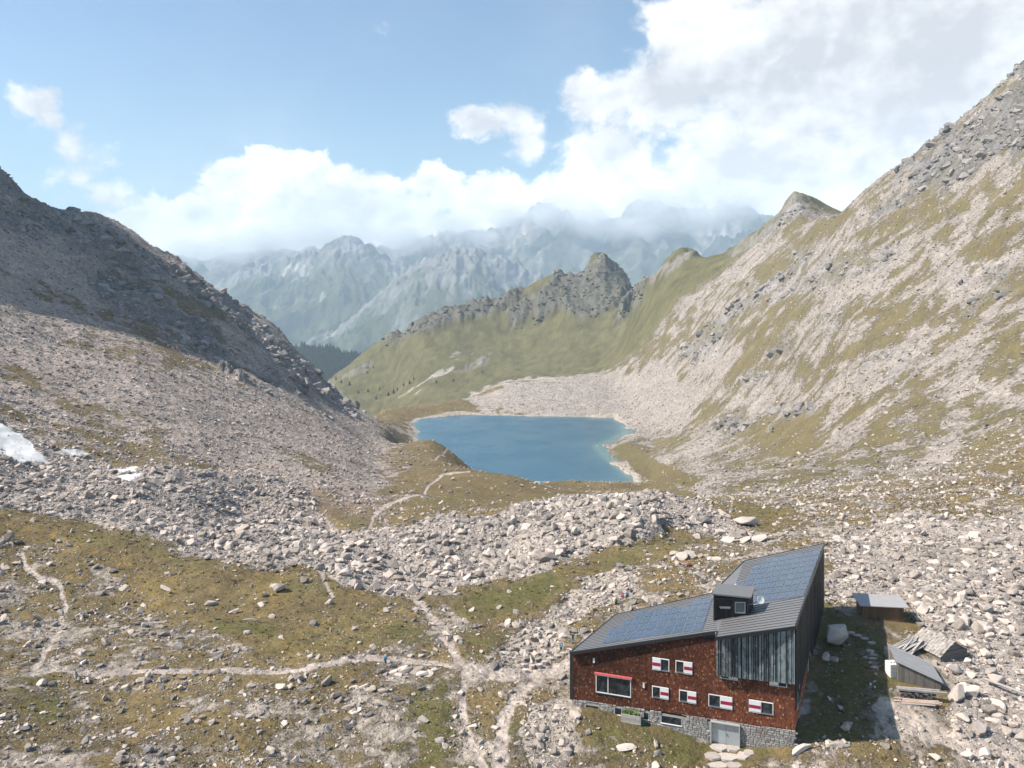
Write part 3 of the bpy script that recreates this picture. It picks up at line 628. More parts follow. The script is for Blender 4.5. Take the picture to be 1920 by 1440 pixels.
# ------------------------------------------------------------------ far ranges
def far_range(name, label, crest, dcrest, dbase, rowbase, seed, spur, nu=420, nv=170, rockline=0.45, forest=0.25, tone=1.0, fs=1.9):
    xs = [c[0] for c in crest]; ys = [c[1] for c in crest]
    u = np.linspace((xs[0] - 960) / F, (xs[-1] - 960) / F, nu); px = 960 + u * F
    top = pchip(xs, ys, px) + fbm(px / 42.0, px * 0 + seed, 5, seed + 70, 0.6) * 13
    t = np.linspace(0, 1.22, nv)                          # 0 foot, 1 crest, beyond it the back slope
    UUf, T = np.meshgrid(u, t)
    dc = dcrest * (1 + 0.05 * fbm(u * 6, u * 0 + seed, 3, seed))[None, :]
    Df = dbase + (dc - dbase) * T
    zc = ((HY - top) / F)[None, :] * dc; zb = (HY - rowbase) / F * dbase
    Tc = np.clip(T, 0, 1)
    Xf = UUf * Df
    rise = Tc ** 1.25
    Zf = zb + (zc - zb) * rise
    Zf = np.where(T > 1, Zf - (T - 1) * (dcrest - dbase) * 0.9, Zf)
    # spurs and gullies that run down towards the valley
    Xn, Dn = Xf / fs, Df / fs
    wv = fbm(Xn / 700, Dn / 500, 4, seed + 9) * 1.5
    g1 = 1 - 2 * np.abs(gnoise(Xn / 620 + wv + 0.25 * Dn / 620, Dn / 2600, seed + 1))
    g2 = 1 - 2 * np.abs(gnoise(Xn / 230 + wv * 1.5 - 0.3 * Dn / 230, Dn / 900, seed + 2))
    g3 = fbm(Xn / 95 + wv, Dn / 260, 5, seed + 3, 0.6, True)
    env = np.sin(np.pi * np.clip(T, 0, 1) ** 0.8) ** 0.7
    Zf = Zf + spur * (g1 * 0.6 + g2 * 0.3) * env * (0.3 + 0.7 * Tc) + spur * 0.30 * g3 * (0.35 + 0.65 * Tc)
    n = fbm(Xn / 200, Dn / 300, 5, seed + 4); nb = fbm(Xn / 45, Dn / 160, 4, seed + 5)
    gre = np.array((0.090, 0.098, 0.052)); roc = np.array((0.22, 0.21, 0.20)); fo = np.array((0.018, 0.030, 0.016)); pale = np.array((0.52, 0.48, 0.43))
    rk = sstep(rockline - 0.2, rockline + 0.3, Tc + 0.5 * n + 0.25 * nb)
    ff = sstep(forest + 0.12, forest - 0.12, Tc + 0.3 * n + 0.12 * nb)
    sc = sstep(0.25, 0.6, -g2 * 0.6 + nb * 0.8) * sstep(0.25, 0.6, Tc) * 0.7
    col = gre * (1 + 0.5 * n[..., None]) * (1 - rk[..., None]) + roc * (1 + 0.5 * nb[..., None]) * rk[..., None]
    col = col * (1 - sc[..., None]) + pale * sc[..., None]
    col = col * (1 - ff[..., None]) + fo * (1 + 0.6 * nb[..., None]) * ff[..., None]
    V = np.stack([Xf, Df, Zf + CAMZ], -1).reshape(-1, 3)
    idx = np.arange(nu * nv).reshape(nv, nu)
    Fq = np.stack([idx[:-1, :-1], idx[:-1, 1:], idx[1:, 1:], idx[1:, :-1]], -1).reshape(-1, 4)
    me = np_mesh(name, V, Fq); me.polygons.foreach_set('use_smooth', np.ones(len(Fq), bool))
    color_attr(me, 'albedo', np.clip(col * tone, 0.01, 0.7).reshape(-1, 3)); me.materials.append(M_far)
    o = bpy.data.objects.new(name, me); C.objects.link(o); tag(o, label, None, None, 'structure')
    return o, (UUf, Df, Zf)
def far_material():
    m, nt, b = new_mat('far_slope')
    at = N(nt, 'ShaderNodeAttribute'); at.attribute_name = 'albedo'
    ge = N(nt, 'ShaderNodeNewGeometry'); a = noise(nt, ge.outputs['Position'], 0.011, 8, 0.68)
    f = mth(nt, 'MULTIPLY_ADD', mth(nt, 'SUBTRACT', a, 0.5), 1.2, 1.0)
    s = N(nt, 'ShaderNodeVectorMath', operation='SCALE'); nt.links.new(at.outputs['Color'], s.inputs[0]); nt.links.new(f, s.inputs['Scale'])
    nt.links.new(s.outputs[0], b.inputs['Base Color']); b.inputs['Roughness'].default_value = 1.0; b.inputs['Specular IOR Level'].default_value = 0.05
    bp = N(nt, 'ShaderNodeBump'); bp.inputs['Strength'].default_value = 0.7; bp.inputs['Distance'].default_value = 45.0
    nt.links.new(a, bp.inputs['Height']); nt.links.new(bp.outputs[0], b.inputs['Normal'])
    return m
M_far = far_material()
far_range('mountain_range', 'high hazy mountain range whose peaks reach into the cloud',
          [(-700, 480), (-200, 470), (200, 470), (380, 492), (440, 482), (530, 478), (620, 472), (760, 470), (830, 445), (880, 442), (940, 436), (975, 420), (1015, 388), (1050, 400), (1110, 425),
           (1160, 412), (1200, 384), (1240, 392), (1290, 402), (1330, 396), (1358, 382), (1400, 400), (1500, 420), (1700, 430), (2100, 420), (2700, 430)], 12000, 7600, 690, 11, 470, rockline=0.62, forest=0.05, nu=620)
far_range('mountain_spur', 'dark pyramid peak under the cloud bank left of centre',
          [(250, 640), (330, 590), (430, 525), (520, 495), (590, 478), (630, 456), (650, 446), (680, 460), (740, 494), (820, 530), (900, 575), (980, 620), (1050, 670)], 9800, 7000, 700, 23, 300, nu=320, nv=150, rockline=0.80, forest=0.35)
far_range('mountain_spur', 'rugged hazy massif rising behind the green ridge',
          [(520, 700), (600, 650), (680, 590), (740, 535), (790, 498), (830, 482), (870, 474), (920, 484), (980, 510), (1040, 540), (1120, 570), (1220, 605), (1350, 665)], 8000, 5800, 720, 37, 290, nu=360, nv=150, rockline=0.62, forest=0.35)
hillo, hillg = far_range('wooded_hill', 'low hill covered in dark conifers down in the valley',
          [(380, 720), (470, 672), (540, 654), (600, 651), (650, 660), (700, 676), (780, 720), (900, 800)], 3600, 3150, 740, 53, 18, nu=160, nv=60, rockline=2.0, forest=2.0, fs=1.0)

# ------------------------------------------------------------------ rocks
def rock_material(name, col, dark=0.45, scale=1.3, tint=0.32):
    m, nt, b = new_mat(name)
    tc = N(nt, 'ShaderNodeTexCoord'); ge = N(nt, 'ShaderNodeNewGeometry'); oi = N(nt, 'ShaderNodeObjectInfo')
    pos = ge.outputs['Position']
    a = noise(nt, pos, scale * 2.2, 6, 0.65); c = noise(nt, pos, scale * 0.6, 4, 0.6)
    f = mth(nt, 'ADD', mth(nt, 'MULTIPLY', mth(nt, 'SUBTRACT', a, 0.5), 0.75), mth(nt, 'MULTIPLY', mth(nt, 'SUBTRACT', oi.outputs['Random'], 0.55), tint * 1.6))
    f = mth(nt, 'ADD', f, 1.0)
    warm = mixc(nt, c, tuple(x * y for x, y in zip(col, (1.05, 0.97, 0.92))), tuple(x * y for x, y in zip(col, (0.93, 0.99, 1.02))))
    s = N(nt, 'ShaderNodeVectorMath', operation='SCALE'); nt.links.new(warm, s.inputs[0]); nt.links.new(f, s.inputs['Scale'])
    lich = maprange(nt, noise(nt, pos, scale * 5.0, 3, 0.7), 0.56, 0.70)
    cc = mixc(nt, mth(nt, 'MULTIPLY', lich, 0.45), s.outputs[0], tuple(x * dark for x in col))
    nt.links.new(cc, b.inputs['Base Color']); b.inputs['Roughness'].default_value = 0.9; b.inputs['Specular IOR Level'].default_value = 0.15
    bp = N(nt, 'ShaderNodeBump'); bp.inputs['Strength'].default_value = 0.6; bp.inputs['Distance'].default_value = 0.12
    nt.links.new(a, bp.inputs['Height']); nt.links.new(bp.outputs[0], b.inputs['Normal'])
    return m
M_rock = rock_material('granite', (0.48, 0.412, 0.36), tint=0.5)
M_scree = rock_material('scree_stone', (0.375, 0.325, 0.285), tint=0.5)
M_crag = rock_material('crag_stone', (0.29, 0.272, 0.258), .4, .35, .4)
M_rockd = rock_material('granite_dark', (0.24, 0.22, 0.205))
rs = np.random.RandomState(7); rnd = random.Random(3)
def hull_rock(name, npts, seed, mat, detail=0):
    r = random.Random(seed); bm = bmesh.new()
    ax = (1.0, r.uniform(0.6, 0.95), r.uniform(0.42, 0.8))
    for _ in range(npts):
        v = Vector([r.gauss(0, 1) for _ in range(3)]); v.normalize()
        k = max(abs(v.x), abs(v.y), abs(v.z)); v = v * (0.45 + 0.55 * (0.72 / k))   # between ball and block
        v *= r.uniform(0.85, 1.08)
        bm.verts.new((v.x * ax[0], v.y * ax[1], v.z * ax[2]))
    res = bmesh.ops.convex_hull(bm, input=bm.verts[:])
    bmesh.ops.delete(bm, geom=list({g for g in res['geom_interior'] + res['geom_unused'] if isinstance(g, bmesh.types.BMVert)}), context='VERTS')
    if detail:
        bmesh.ops.dissolve_limit(bm, angle_limit=0.25, verts=bm.verts[:], edges=bm.edges[:])
        bmesh.ops.bevel(bm, geom=bm.edges[:], offset=0.05, segments=1, profile=0.6, affect='EDGES', clamp_overlap=True)
        bmesh.ops.triangulate(bm, faces=bm.faces[:])
        bmesh.ops.subdivide_edges(bm, edges=[e for e in bm.edges if e.calc_length() > 0.45], cuts=1)
        bmesh.ops.triangulate(bm, faces=bm.faces[:])
        for v in bm.verts:
            n = math.sin(v.co.x * 7 + seed) * math.sin(v.co.y * 8.3 + seed * 2) * math.sin(v.co.z * 9.1)
            v.co *= 1 + 0.05 * n + r.uniform(-0.018, 0.018)
    bm.normal_update()
    me = bpy.data.meshes.new(name); bm.to_mesh(me); bm.free(); me.materials.append(mat)
    return me
proto_col = bpy.data.collections.new('rock_shapes')
small_protos = []
for i in range(14):
    o = bpy.data.objects.new('rock_shape_%02d' % i, hull_rock('rock_shape', 13 + i % 4, 100 + i, M_rock if i % 5 else M_rockd)); proto_col.objects.link(o); small_protos.append(o)
scree_col = bpy.data.collections.new('scree_shapes')
for i in range(8):
    o = bpy.data.objects.new('scree_shape_%02d' % i, hull_rock('scree_shape', 10 + i % 3, 150 + i, M_scree)); scree_col.objects.link(o)
M_peak = rock_material('peak_stone', (0.092, 0.092, 0.068), .5, .1, .5)
peak_col = bpy.data.collections.new('peak_shapes')
for i in range(8):
    o = bpy.data.objects.new('peak_shape_%02d' % i, hull_rock('peak_shape', 15 + i % 3, 220 + i, M_peak, 1)); peak_col.objects.link(o)
crag_col = bpy.data.collections.new('crag_shapes')
for i in range(8):
    o = bpy.data.objects.new('crag_shape_%02d' % i, hull_rock('crag_shape', 15 + i % 3, 180 + i, M_crag, 1)); crag_col.objects.link(o)
big_meshes = [hull_rock('boulder_shape', 16 + i % 5, 300 + i, M_rock, 1) for i in range(16)]

runmax = np.maximum.accumulate(Z / D, axis=0)
visible = (Z / D) > runmax - 0.012
infr = (np.abs(UU) < 0.80)
cellA = D * D * du[None, :] * ((V1 - V0) / (NV - 1))
land = (sd < -1.0) & (D > 62) & (D < 1400)
hutclear = np.hypot((X - 30) / 1.0, (Y - 112) / 1.0)
HUT_FOOT = [(7.3, 108.8), (25, 101.8), (37.6, 98.6), (54.5, 131.5), (39, 132), (30, 120), (16, 124)]
inhut = poly_sd(X, Y, HUT_FOOT) > -0.6
EXTRA_CLEAR = [hit(1725, 1275), hit(1655, 1160), hit(1705, 1215), hit(1360, 1400)]
for q in EXTRA_CLEAR: inhut |= np.hypot(X - q.x, Y - q.y) < 5.0
land &= ~inhut
def scatter(weight, k, rmin0, cov, alpha, rmaxf, cap=1e9, land=land):
    """points (x, y, radius): radii follow a power law from the smallest that can be seen"""
    rmin = np.maximum(rmin0, k * D)
    rho = cov * weight / (math.pi * 4.0 * rmin * rmin)
    lam = rho * cellA * (visible & infr & land)
    n = rs.poisson(np.clip(lam, 0, 60)); idx = np.repeat(np.arange(n.size), n.ravel())
    j, i = np.unravel_index(idx, n.shape)
    u = ug[i] + (rs.rand(len(i)) - 0.5) * du[i]; v = vg[j] + (rs.rand(len(i)) - 0.5) * (vg[1] - vg[0])
    d = np.exp(v); rm = np.maximum(rmin0, k * d)
    r = np.minimum(rm * (1 - rs.rand(len(i))) ** (-1 / alpha), rm * rmaxf); r = np.minimum(r, cap)
    return np.stack([u * d, d, r], 1)
clump = sstep(-0.1, 0.35, fbm(X / 7.0, Y / 7.0, 4, 808))
clump2 = sstep(0.0, 0.4, fbm(X / 18.0, Y / 18.0, 3, 809) + 0.1)
bare = 1 - gb
w_belt = np.clip(belt, 0, 1) * (1 - 0.8 * pathm) * (1 - 0.97 * snow)
w_field = np.clip(fieldr, 0, 1) * (1 - 0.8 * pathm)
w_scree = bare * np.clip(leftsl + right + screef, 0, 1) * (1 - rocky * 0.7) * (1 - belt) * (1 - 0.9 * snow) * (1 - fieldr)
w_turf = (1 - belt) * (1 - fieldr) * (1 - 0.75 * meadow) * (1 - 0.85 * pathm) * (1 - 0.95 * snow) * np.where(far > 0.5, 0.1, 1.0) * (1 - 0.6 * green)
parts = [
    scatter(w_belt * (1 - sstep(330, 400, D)), 0.0007, 0.12, 1.1, 2.0, 16, 1.8),
    scatter(w_field, 0.0008, 0.12, 1.1, 1.95, 14, 1.5),
    scatter(w_scree * (0.35 + 0.65 * clump), 0.00062, 0.14, 0.50, 2.1, 8, 1.4),
    scatter(w_turf * (0.16 + 0.6 * clump) * (D < 330), 0.0007, 0.07, 0.95, 2.0, 11, 1.1),
    scatter(w_turf * (0.10 + 0.3 * clump) * (D >= 330), 0.0010, 0.3, 0.35, 2.2, 6, 1.8),
    scatter(np.clip(hutrock, 0, 1) * (1 - 0.7 * pathm), 0.0010, 0.10, 0.9, 1.9, 10, 0.9),
    scatter(sstep(0.35, 0.7, rocky) * (1 - far) * (D > 220) * (D < 1200), 0.0026, 0.8, 1.5, 1.9, 4.5, 9.0),
    scatter(spurd * (D > 1500), 0.0013, 2.0, 1.3, 2.1, 4.0, 9.0, (D < 2300)),
    scatter(pathm * (D < 200), 0.0006, 0.05, 0.15, 2.4, 4, 0.3),
]
cls = np.concatenate([np.full(len(p), i) for i, p in enumerate(parts)]); R = np.concatenate(parts)
print('rocks', [len(p) for p in parts])
app = R[:, 2] / R[:, 1]
# the individually visible boulders
pxr = 960 + R[:, 0] / R[:, 1] * F; pyr = HY - (gz_np(R[:, 0], R[:, 1]) - CAMZ) / R[:, 1] * F
inview = (pxr > 5) & (pxr < 1915) & (pyr < 1435)
order = np.argsort(-app * (inview & (cls != 6) & (cls != 7)))
NBIG = 270
big = order[:NBIG]; rest = np.setdiff1d(np.arange(len(R)), big)
BLAB = {
 'belt0': ('pale boulder in the rubble belt above the short path stub on the grassy hump', 'boulders of the rubble belt by the path stub'),
 'belt1': ('pale angular boulder in the middle of the rubble belt above the path junction', 'boulders in the middle of the rubble belt'),
 'belt2': ('pale boulder near the right end of the rubble belt above the green turf strip', 'boulders at the right of the rubble belt'),
 'belt3': ('pale boulder on the rubble mound just below the lake shore', 'boulders of the mound below the lake'),
 'left0': ('grey block in the boulder field under the snow patches at the left', 'blocks under the snow patches'),
 'left1': ('grey angular block in the boulder field above the grassy left hump', 'blocks above the grassy hump'),
 'field0': ('pale block in the boulder field behind the low brown plank shed', 'blocks behind the plank shed'),
 'field1': ('pale block in the boulder field right of the sheds', 'blocks right of the sheds'),
 'field2': ('pale block in the boulder field near the lower right corner', 'blocks near the lower right corner'),
 'turf': ('light rock lying in the stony turf left of the hut', 'rocks in the stony turf'),
 'turfr': ('light rock lying on the ground around the hut', 'rocks around the hut'),
 'scree': ('pale stone block lying on the scree slope', 'blocks on the scree slopes'),
}
def put_boulder(x, y, r, label, group, rot=None, sc=None, mesh=None, sink=0.3, name='boulder'):
    o = bpy.data.objects.new(name, mesh or big_meshes[rnd.randrange(len(big_meshes))]); C.objects.link(o)
    s = sc or (r * rnd.uniform(0.95, 1.15), r * rnd.uniform(0.8, 1.1), r * rnd.uniform(0.75, 1.15))
    o.scale = s; o.rotation_euler = rot or (rnd.uniform(-0.35, 0.35), rnd.uniform(-0.35, 0.35), rnd.uniform(0, 6.28))
    o.location = (x, y, gz(x, y) + sink * s[2]); tag(o, label, 'boulder', group)
    return o
for i in big:
    x, y, r = R[i]; p = pxr[i]
    q = pyr[i]
    if cls[i] == 0: key = ('left0' if p < 280 else 'left1') if p < 560 else 'belt0' if p < 740 else 'belt1' if p < 900 else 'belt3' if (p > 1040 and q < 985) else 'belt2'
    elif cls[i] == 1: key = 'field0' if q < 1120 else 'field1' if q < 1290 else 'field2'
    elif cls[i] in (2, 4): key = 'scree'
    else: key = 'turf' if p < 900 else 'turfr'
    put_boulder(x, y, r, *BLAB[key])

def gn_scatter(name, pts, scl, rot, idx, coll):
    me = bpy.data.meshes.new(name); me.vertices.add(len(pts)); me.vertices.foreach_set('co', pts.astype(np.float32).ravel())
    for nm, arr in (('scl', scl), ('rot', rot)):
        a = me.attributes.new(nm, 'FLOAT_VECTOR', 'POINT'); a.data.foreach_set('vector', arr.astype(np.float32).ravel())
    a = me.attributes.new('shape', 'INT', 'POINT'); a.data.foreach_set('value', idx.astype(np.int32))
    o = bpy.data.objects.new(name, me); C.objects.link(o)
    ng = bpy.data.node_groups.new(name + '_scatter', 'GeometryNodeTree')
    ng.interface.new_socket('Geometry', in_out='INPUT', socket_type='NodeSocketGeometry'); ng.interface.new_socket('Geometry', in_out='OUTPUT', socket_type='NodeSocketGeometry')
    gi = ng.nodes.new('NodeGroupInput'); go = ng.nodes.new('NodeGroupOutput')
    ip = ng.nodes.new('GeometryNodeInstanceOnPoints'); ci = ng.nodes.new('GeometryNodeCollectionInfo')
    ci.inputs['Collection'].default_value = coll; ci.inputs['Separate Children'].default_value = True; ci.inputs['Reset Children'].default_value = True
    ip.inputs['Pick Instance'].default_value = True
    def named(nm, typ):
        n = ng.nodes.new('GeometryNodeInputNamedAttribute'); n.data_type = typ; n.inputs['Name'].default_value = nm; return n.outputs[0]
    L = ng.links.new
    L(gi.outputs[0], ip.inputs['Points']); L(ci.outputs[0], ip.inputs['Instance']); L(named('shape', 'INT'), ip.inputs['Instance Index'])
    e2r = ng.nodes.new('FunctionNodeEulerToRotation'); L(named('rot', 'FLOAT_VECTOR'), e2r.inputs[0]); L(e2r.outputs[0], ip.inputs['Rotation'])
    L(named('scl', 'FLOAT_VECTOR'), ip.inputs['Scale']); L(ip.outputs[0], go.inputs[0])
    md = o.modifiers.new('scatter', 'NODES'); md.node_group = ng
    return o
def rock_stuff(name, label, sel, coll=None, nsh=14, sink=0.0):
    x, y, r = R[sel, 0], R[sel, 1], R[sel, 2]; n = len(sel)
    scl = np.stack([r * rs.uniform(0.9, 1.25, n), r * rs.uniform(0.75, 1.1, n), r * rs.uniform(0.6, 1.15, n)], 1)
    rot = np.stack([rs.uniform(-0.5, 0.5, n), rs.uniform(-0.5, 0.5, n), rs.uniform(0, 6.28, n)], 1)
    z = gz_np(x, y) + scl[:, 2] * (rs.uniform(0.05, 0.4, n) - sink)
    o = gn_scatter(name, np.stack([x, y, z], 1), scl, rot, rs.randint(0, nsh, n), coll or proto_col)
    tag(o, label, 'stones', None, 'stuff'); return o
rc = cls[rest]
rock_stuff('rubble', 'loose grey rubble filling the boulder belt between hut and lake', rest[rc == 0])
rock_stuff('boulder_rubble', 'loose pale rubble filling the boulder field right of the hut', rest[rc == 1])
rock_stuff('scree', 'loose pale scree covering the valley slopes', rest[(rc == 2) | (rc == 4)], scree_col, 8)
rock_stuff('scattered_stones', 'small stones strewn over the turf and paths', rest[(rc == 3) | (rc == 5) | (rc == 8)])
rock_stuff('crag_rocks', 'dark grey crags breaking out of the valley slopes', rest[rc == 6], crag_col, 8, 0.30)
rock_stuff('summit_rocks', 'dark crags of the pointed peaks beyond the lake', rest[rc == 7], peak_col, 8, 0.5)

# turf tussocks near the hut
def tuft_mesh(name, seed, mat):
    r = random.Random(seed); V = []; Fc = []
    for k in range(15):
        a = r.uniform(0, 6.28); q = r.uniform(0, 0.5); bx, by = q * math.cos(a), q * math.sin(a); h = r.uniform(0.35, 0.9); w = r.uniform(0.07, 0.16)
        t = r.uniform(0, 6.28); lean = r.uniform(0.15, 0.55)
        i = len(V); V += [(bx - w * math.sin(t), by + w * math.cos(t), 0), (bx + w * math.sin(t), by - w * math.cos(t), 0), (bx + lean * math.cos(a), by + lean * math.sin(a), h)]
        Fc.append((i, i + 1, i + 2))
    me = bpy.data.meshes.new(name); me.from_pydata(V, [], Fc); me.materials.append(mat); return me
tuft_col = bpy.data.collections.new('tuft_shapes')
TM = [simple_mat('turf_brown', (0.165, 0.120, 0.045), 0.9, var=0.5), simple_mat('turf_olive', (0.105, 0.092, 0.03), 0.9, var=0.5), simple_mat('turf_dark', (0.06, 0.055, 0.022), 0.9, var=0.4), simple_mat('turf_straw', (0.25, 0.18, 0.075), 0.9, var=0.4)]
for i in range(8):
    o = bpy.data.objects.new('tuft_shape_%02d' % i, tuft_mesh('tuft_shape', 40 + i, TM[i % 4])); tuft_col.objects.link(o)
wt = gb * (1 - pathm) * (1 - snow) * (D < 260) * (D > 75) * (0.25 + 0.75 * sstep(-0.2, 0.3, fbm(X / 2.5, Y / 2.5, 3, 900)))
tp = scatter(wt, 0.0016, 0.2, 0.55, 2.6, 2.6, 0.6)
print('tufts', len(tp))
n = len(tp); ts = np.stack([tp[:, 2] * 1.2, tp[:, 2] * 1.2, tp[:, 2] * rs.uniform(0.5, 1.0, n)], 1)
tr = np.stack([rs.uniform(-.2, .2, n), rs.uniform(-.2, .2, n), rs.uniform(0, 6.28, n)], 1)
o = gn_scatter('turf_tussocks', np.stack([tp[:, 0], tp[:, 1], gz_np(tp[:, 0], tp[:, 1]) - 0.02], 1), ts, tr, rs.randint(0, 8, n), tuft_col)
tag(o, 'short dry grass tussocks growing between the stones', 'grass', None, 'stuff')
# ------------------------------------------------------------------ the mountain hut
M_shw = None
def attr_mat(name, rough=0.8, bump=0.3, scale=12.0, spec=0.2, var=0.5):
    m, nt, b = new_mat(name)
    at = N(nt, 'ShaderNodeAttribute'); at.attribute_name = 'albedo'; ge = N(nt, 'ShaderNodeNewGeometry')
    n = noise(nt, ge.outputs['Position'], scale, 5, 0.6); f = mth(nt, 'MULTIPLY_ADD', mth(nt, 'SUBTRACT', n, 0.5), var, 1.0)
    s = N(nt, 'ShaderNodeVectorMath', operation='SCALE'); nt.links.new(at.outputs['Color'], s.inputs[0]); nt.links.new(f, s.inputs['Scale'])
    nt.links.new(s.outputs[0], b.inputs['Base Color']); b.inputs['Roughness'].default_value = rough; b.inputs['Specular IOR Level'].default_value = spec
    return m
M_shingle = attr_mat('larch_shingle', 0.75, 0.3, 9.0, 0.25)
M_wood_dark = simple_mat('dark_larch', (0.030, 0.027, 0.026), 0.75, var=0.5, scale=0.8, stretch=(6, 6, 0.6))
M_backing = simple_mat('dark_backing', (0.02, 0.02, 0.022), 0.9)
def zinc_mat():
    m, nt, b = new_mat('weathered_board')
    ge = N(nt, 'ShaderNodeNewGeometry'); oi = N(nt, 'ShaderNodeObjectInfo')
    mp = N(nt, 'ShaderNodeMapping'); mp.inputs['Scale'].default_value = (2.2, 2.2, 0.9); nt.links.new(ge.outputs['Position'], mp.inputs[0])
    a = noise(nt, mp.outputs[0], 1.0, 6, 0.65); c = noise(nt, ge.outputs['Position'], 2.2, 3, 0.6)
    f = maprange(nt, mth(nt, 'ADD', a, mth(nt, 'MULTIPLY', mth(nt, 'SUBTRACT', oi.outputs['Random'], 0.5), 0.3)), 0.32, 0.68)
    col = mixc(nt, f, (0.070, 0.073, 0.080), (0.215, 0.270, 0.285))
    col = mixc(nt, maprange(nt, c, 0.60, 0.72), col, (0.36, 0.41, 0.42))
    nt.links.new(col, b.inputs['Base Color']); b.inputs['Roughness'].default_value = 0.6
    return m
M_zinc = zinc_mat()
M_roof = simple_mat('roof_sheet', (0.20, 0.197, 0.198), 0.5, metal=0.15, var=0.07, scale=0.25)
M_seam = simple_mat('roof_seam', (0.075, 0.075, 0.078), 0.5, metal=0.15, var=0.1)
M_trim = simple_mat('dark_metal_trim', (0.045, 0.046, 0.05), 0.45, metal=0.4, var=0.1)
M_white = simple_mat('white_paint', (0.76, 0.75, 0.74), 0.6, var=0.05)
M_red = simple_mat('crimson_paint', (0.33, 0.018, 0.055), 0.6, var=0.1)
M_pink = simple_mat('faded_red_awning', (0.62, 0.13, 0.13), 0.6, var=0.1)
M_frame = simple_mat('grey_frame', (0.42, 0.41, 0.40), 0.55, var=0.08)
M_sill = simple_mat('steel_sill', (0.18, 0.21, 0.27), 0.35, metal=0.5, var=0.1)
M_bar = simple_mat('bare_metal', (0.45, 0.45, 0.45), 0.4, metal=0.6)
def glass_mat(name, a=(0.012, 0.016, 0.022), b_=(0.05, 0.055, 0.06)):
    m, nt, b = new_mat(name); ge = N(nt, 'ShaderNodeNewGeometry'); n = noise(nt, ge.outputs['Position'], 1.4, 4, 0.6)
    nt.links.new(mixc(nt, maprange(nt, n, 0.4, 0.65), a, b_), b.inputs['Base Color'])
    b.inputs['Roughness'].default_value = 0.06; b.inputs['IOR'].default_value = 1.5; return m
M_glass = glass_mat('window_glass')
def solar_mat():
    m, nt, b = new_mat('solar_cell'); tc = N(nt, 'ShaderNodeTexCoord'); oi = N(nt, 'ShaderNodeObjectInfo')
    f = mth(nt, 'MULTIPLY_ADD', oi.outputs['Random'], 0.35, 0.8)
    s = N(nt, 'ShaderNodeVectorMath', operation='SCALE'); s.inputs[0].default_value = (0.018, 0.042, 0.085); nt.links.new(f, s.inputs['Scale'])
    nt.links.new(s.outputs[0], b.inputs['Base Color']); b.inputs['Roughness'].default_value = 0.16; b.inputs['IOR'].default_value = 1.5
    b.inputs['Specular IOR Level'].default_value = 0.6
    return m
M_solar = solar_mat()
M_solarf = simple_mat('panel_frame', (0.26, 0.29, 0.33), 0.4, metal=0.5)

class MB:
    """collects solids into one mesh"""
    def __init__(s): s.v = []; s.f = []; s.c = []
    def hexa(s, b, t, col=None):
        """prism between bottom loop b and top loop t (same length, counter-clockwise seen from the top)"""
        i = len(s.v); n = len(b); s.v += [tuple(p) for p in b] + [tuple(p) for p in t]
        s.f.append(tuple(reversed(range(i, i + n)))); s.f.append(tuple(range(i + n, i + 2 * n)))
        for k in range(n): s.f.append((i + k, i + (k + 1) % n, i + n + (k + 1) % n, i + n + k))
        if col is not None: s.c += [col] * (2 * n)
    def box(s, o, ax, ay, az, col=None):
        """box spanned from corner o by three edge vectors"""
        o = Vector(o); s.hexa([o, o + ax, o + ax + ay, o + ay], [o + az, o + ax + az, o + ax + ay + az, o + ay + az], col)
    def tube(s, a, b, r, n=8, r2=None):
        a = Vector(a); b = Vector(b); d = (b - a).normalized(); e = d.orthogonal().normalized(); g = d.cross(e); r2 = r if r2 is None else r2
        lo = [a + (e * math.cos(k * 2 * math.pi / n) + g * math.sin(k * 2 * math.pi / n)) * r for k in range(n)]
        hi = [b + (e * math.cos(k * 2 * math.pi / n) + g * math.sin(k * 2 * math.pi / n)) * r2 for k in range(n)]
        s.hexa(lo, hi)
    def build(s, name, mat, parent=None, kind=None):
        me = bpy.data.meshes.new(name); me.from_pydata(s.v, [], s.f)
        bm = bmesh.new(); bm.from_mesh(me); bmesh.ops.recalc_face_normals(bm, faces=bm.faces[:]); bm.to_mesh(me); bm.free()
        me.materials.append(mat)
        if s.c: color_attr(me, 'albedo', np.array(s.c))
        o = bpy.data.objects.new(name, me); C.objects.link(o)
        if parent: o.parent = parent
        if kind: o['kind'] = kind
        return o
class Plane:
    def __init__(s, p, a, b):
        s.o = Vector(p); s.n = (Vector(a) - s.o).cross(Vector(b) - s.o).normalized()
        if s.n.z < 0: s.n = -s.n
    def at(s, px, py):
        r = Vector(((px - 960) / F, 1.0, (HY - py) / F)); c = Vector((0, 0, CAMZ))
        t = (s.o - c).dot(s.n) / r.dot(s.n); return c + r * t
    def z(s, x, y): return s.o.z - (s.n.x * (x - s.o.x) + s.n.y * (y - s.o.y)) / s.n.z
HZ = Vector((0, 0, 1))
rA = P(1070, 1223, 109.4); a0 = P(1074, 1310, 110.0); c0 = P(1490, 1370, 100.8)
class Wall:
    """vertical wall plane; a = metres along it from the left end, z = height"""
    def __init__(s, p, q):
        s.p = Vector((p.x, p.y, 0)); q = Vector((q.x, q.y, 0)); s.L = (q - s.p).length; s.e = (q - s.p) / s.L
        s.n = Vector((s.e.y, -s.e.x, 0))          # outward (towards the camera)
    def az(s, px, py):
        r = Vector(((px - 960) / F, 1.0, (HY - py) / F)); c = Vector((0, 0, CAMZ))
        t = (s.p - c).dot(s.n) / r.dot(s.n); h = c + r * t
        return (h - s.p).dot(s.e), h.z
    def pt(s, a, z, out=0.0): return s.p + s.e * a + s.n * out + Vector((0, 0, z))
FW = Wall(a0, c0)
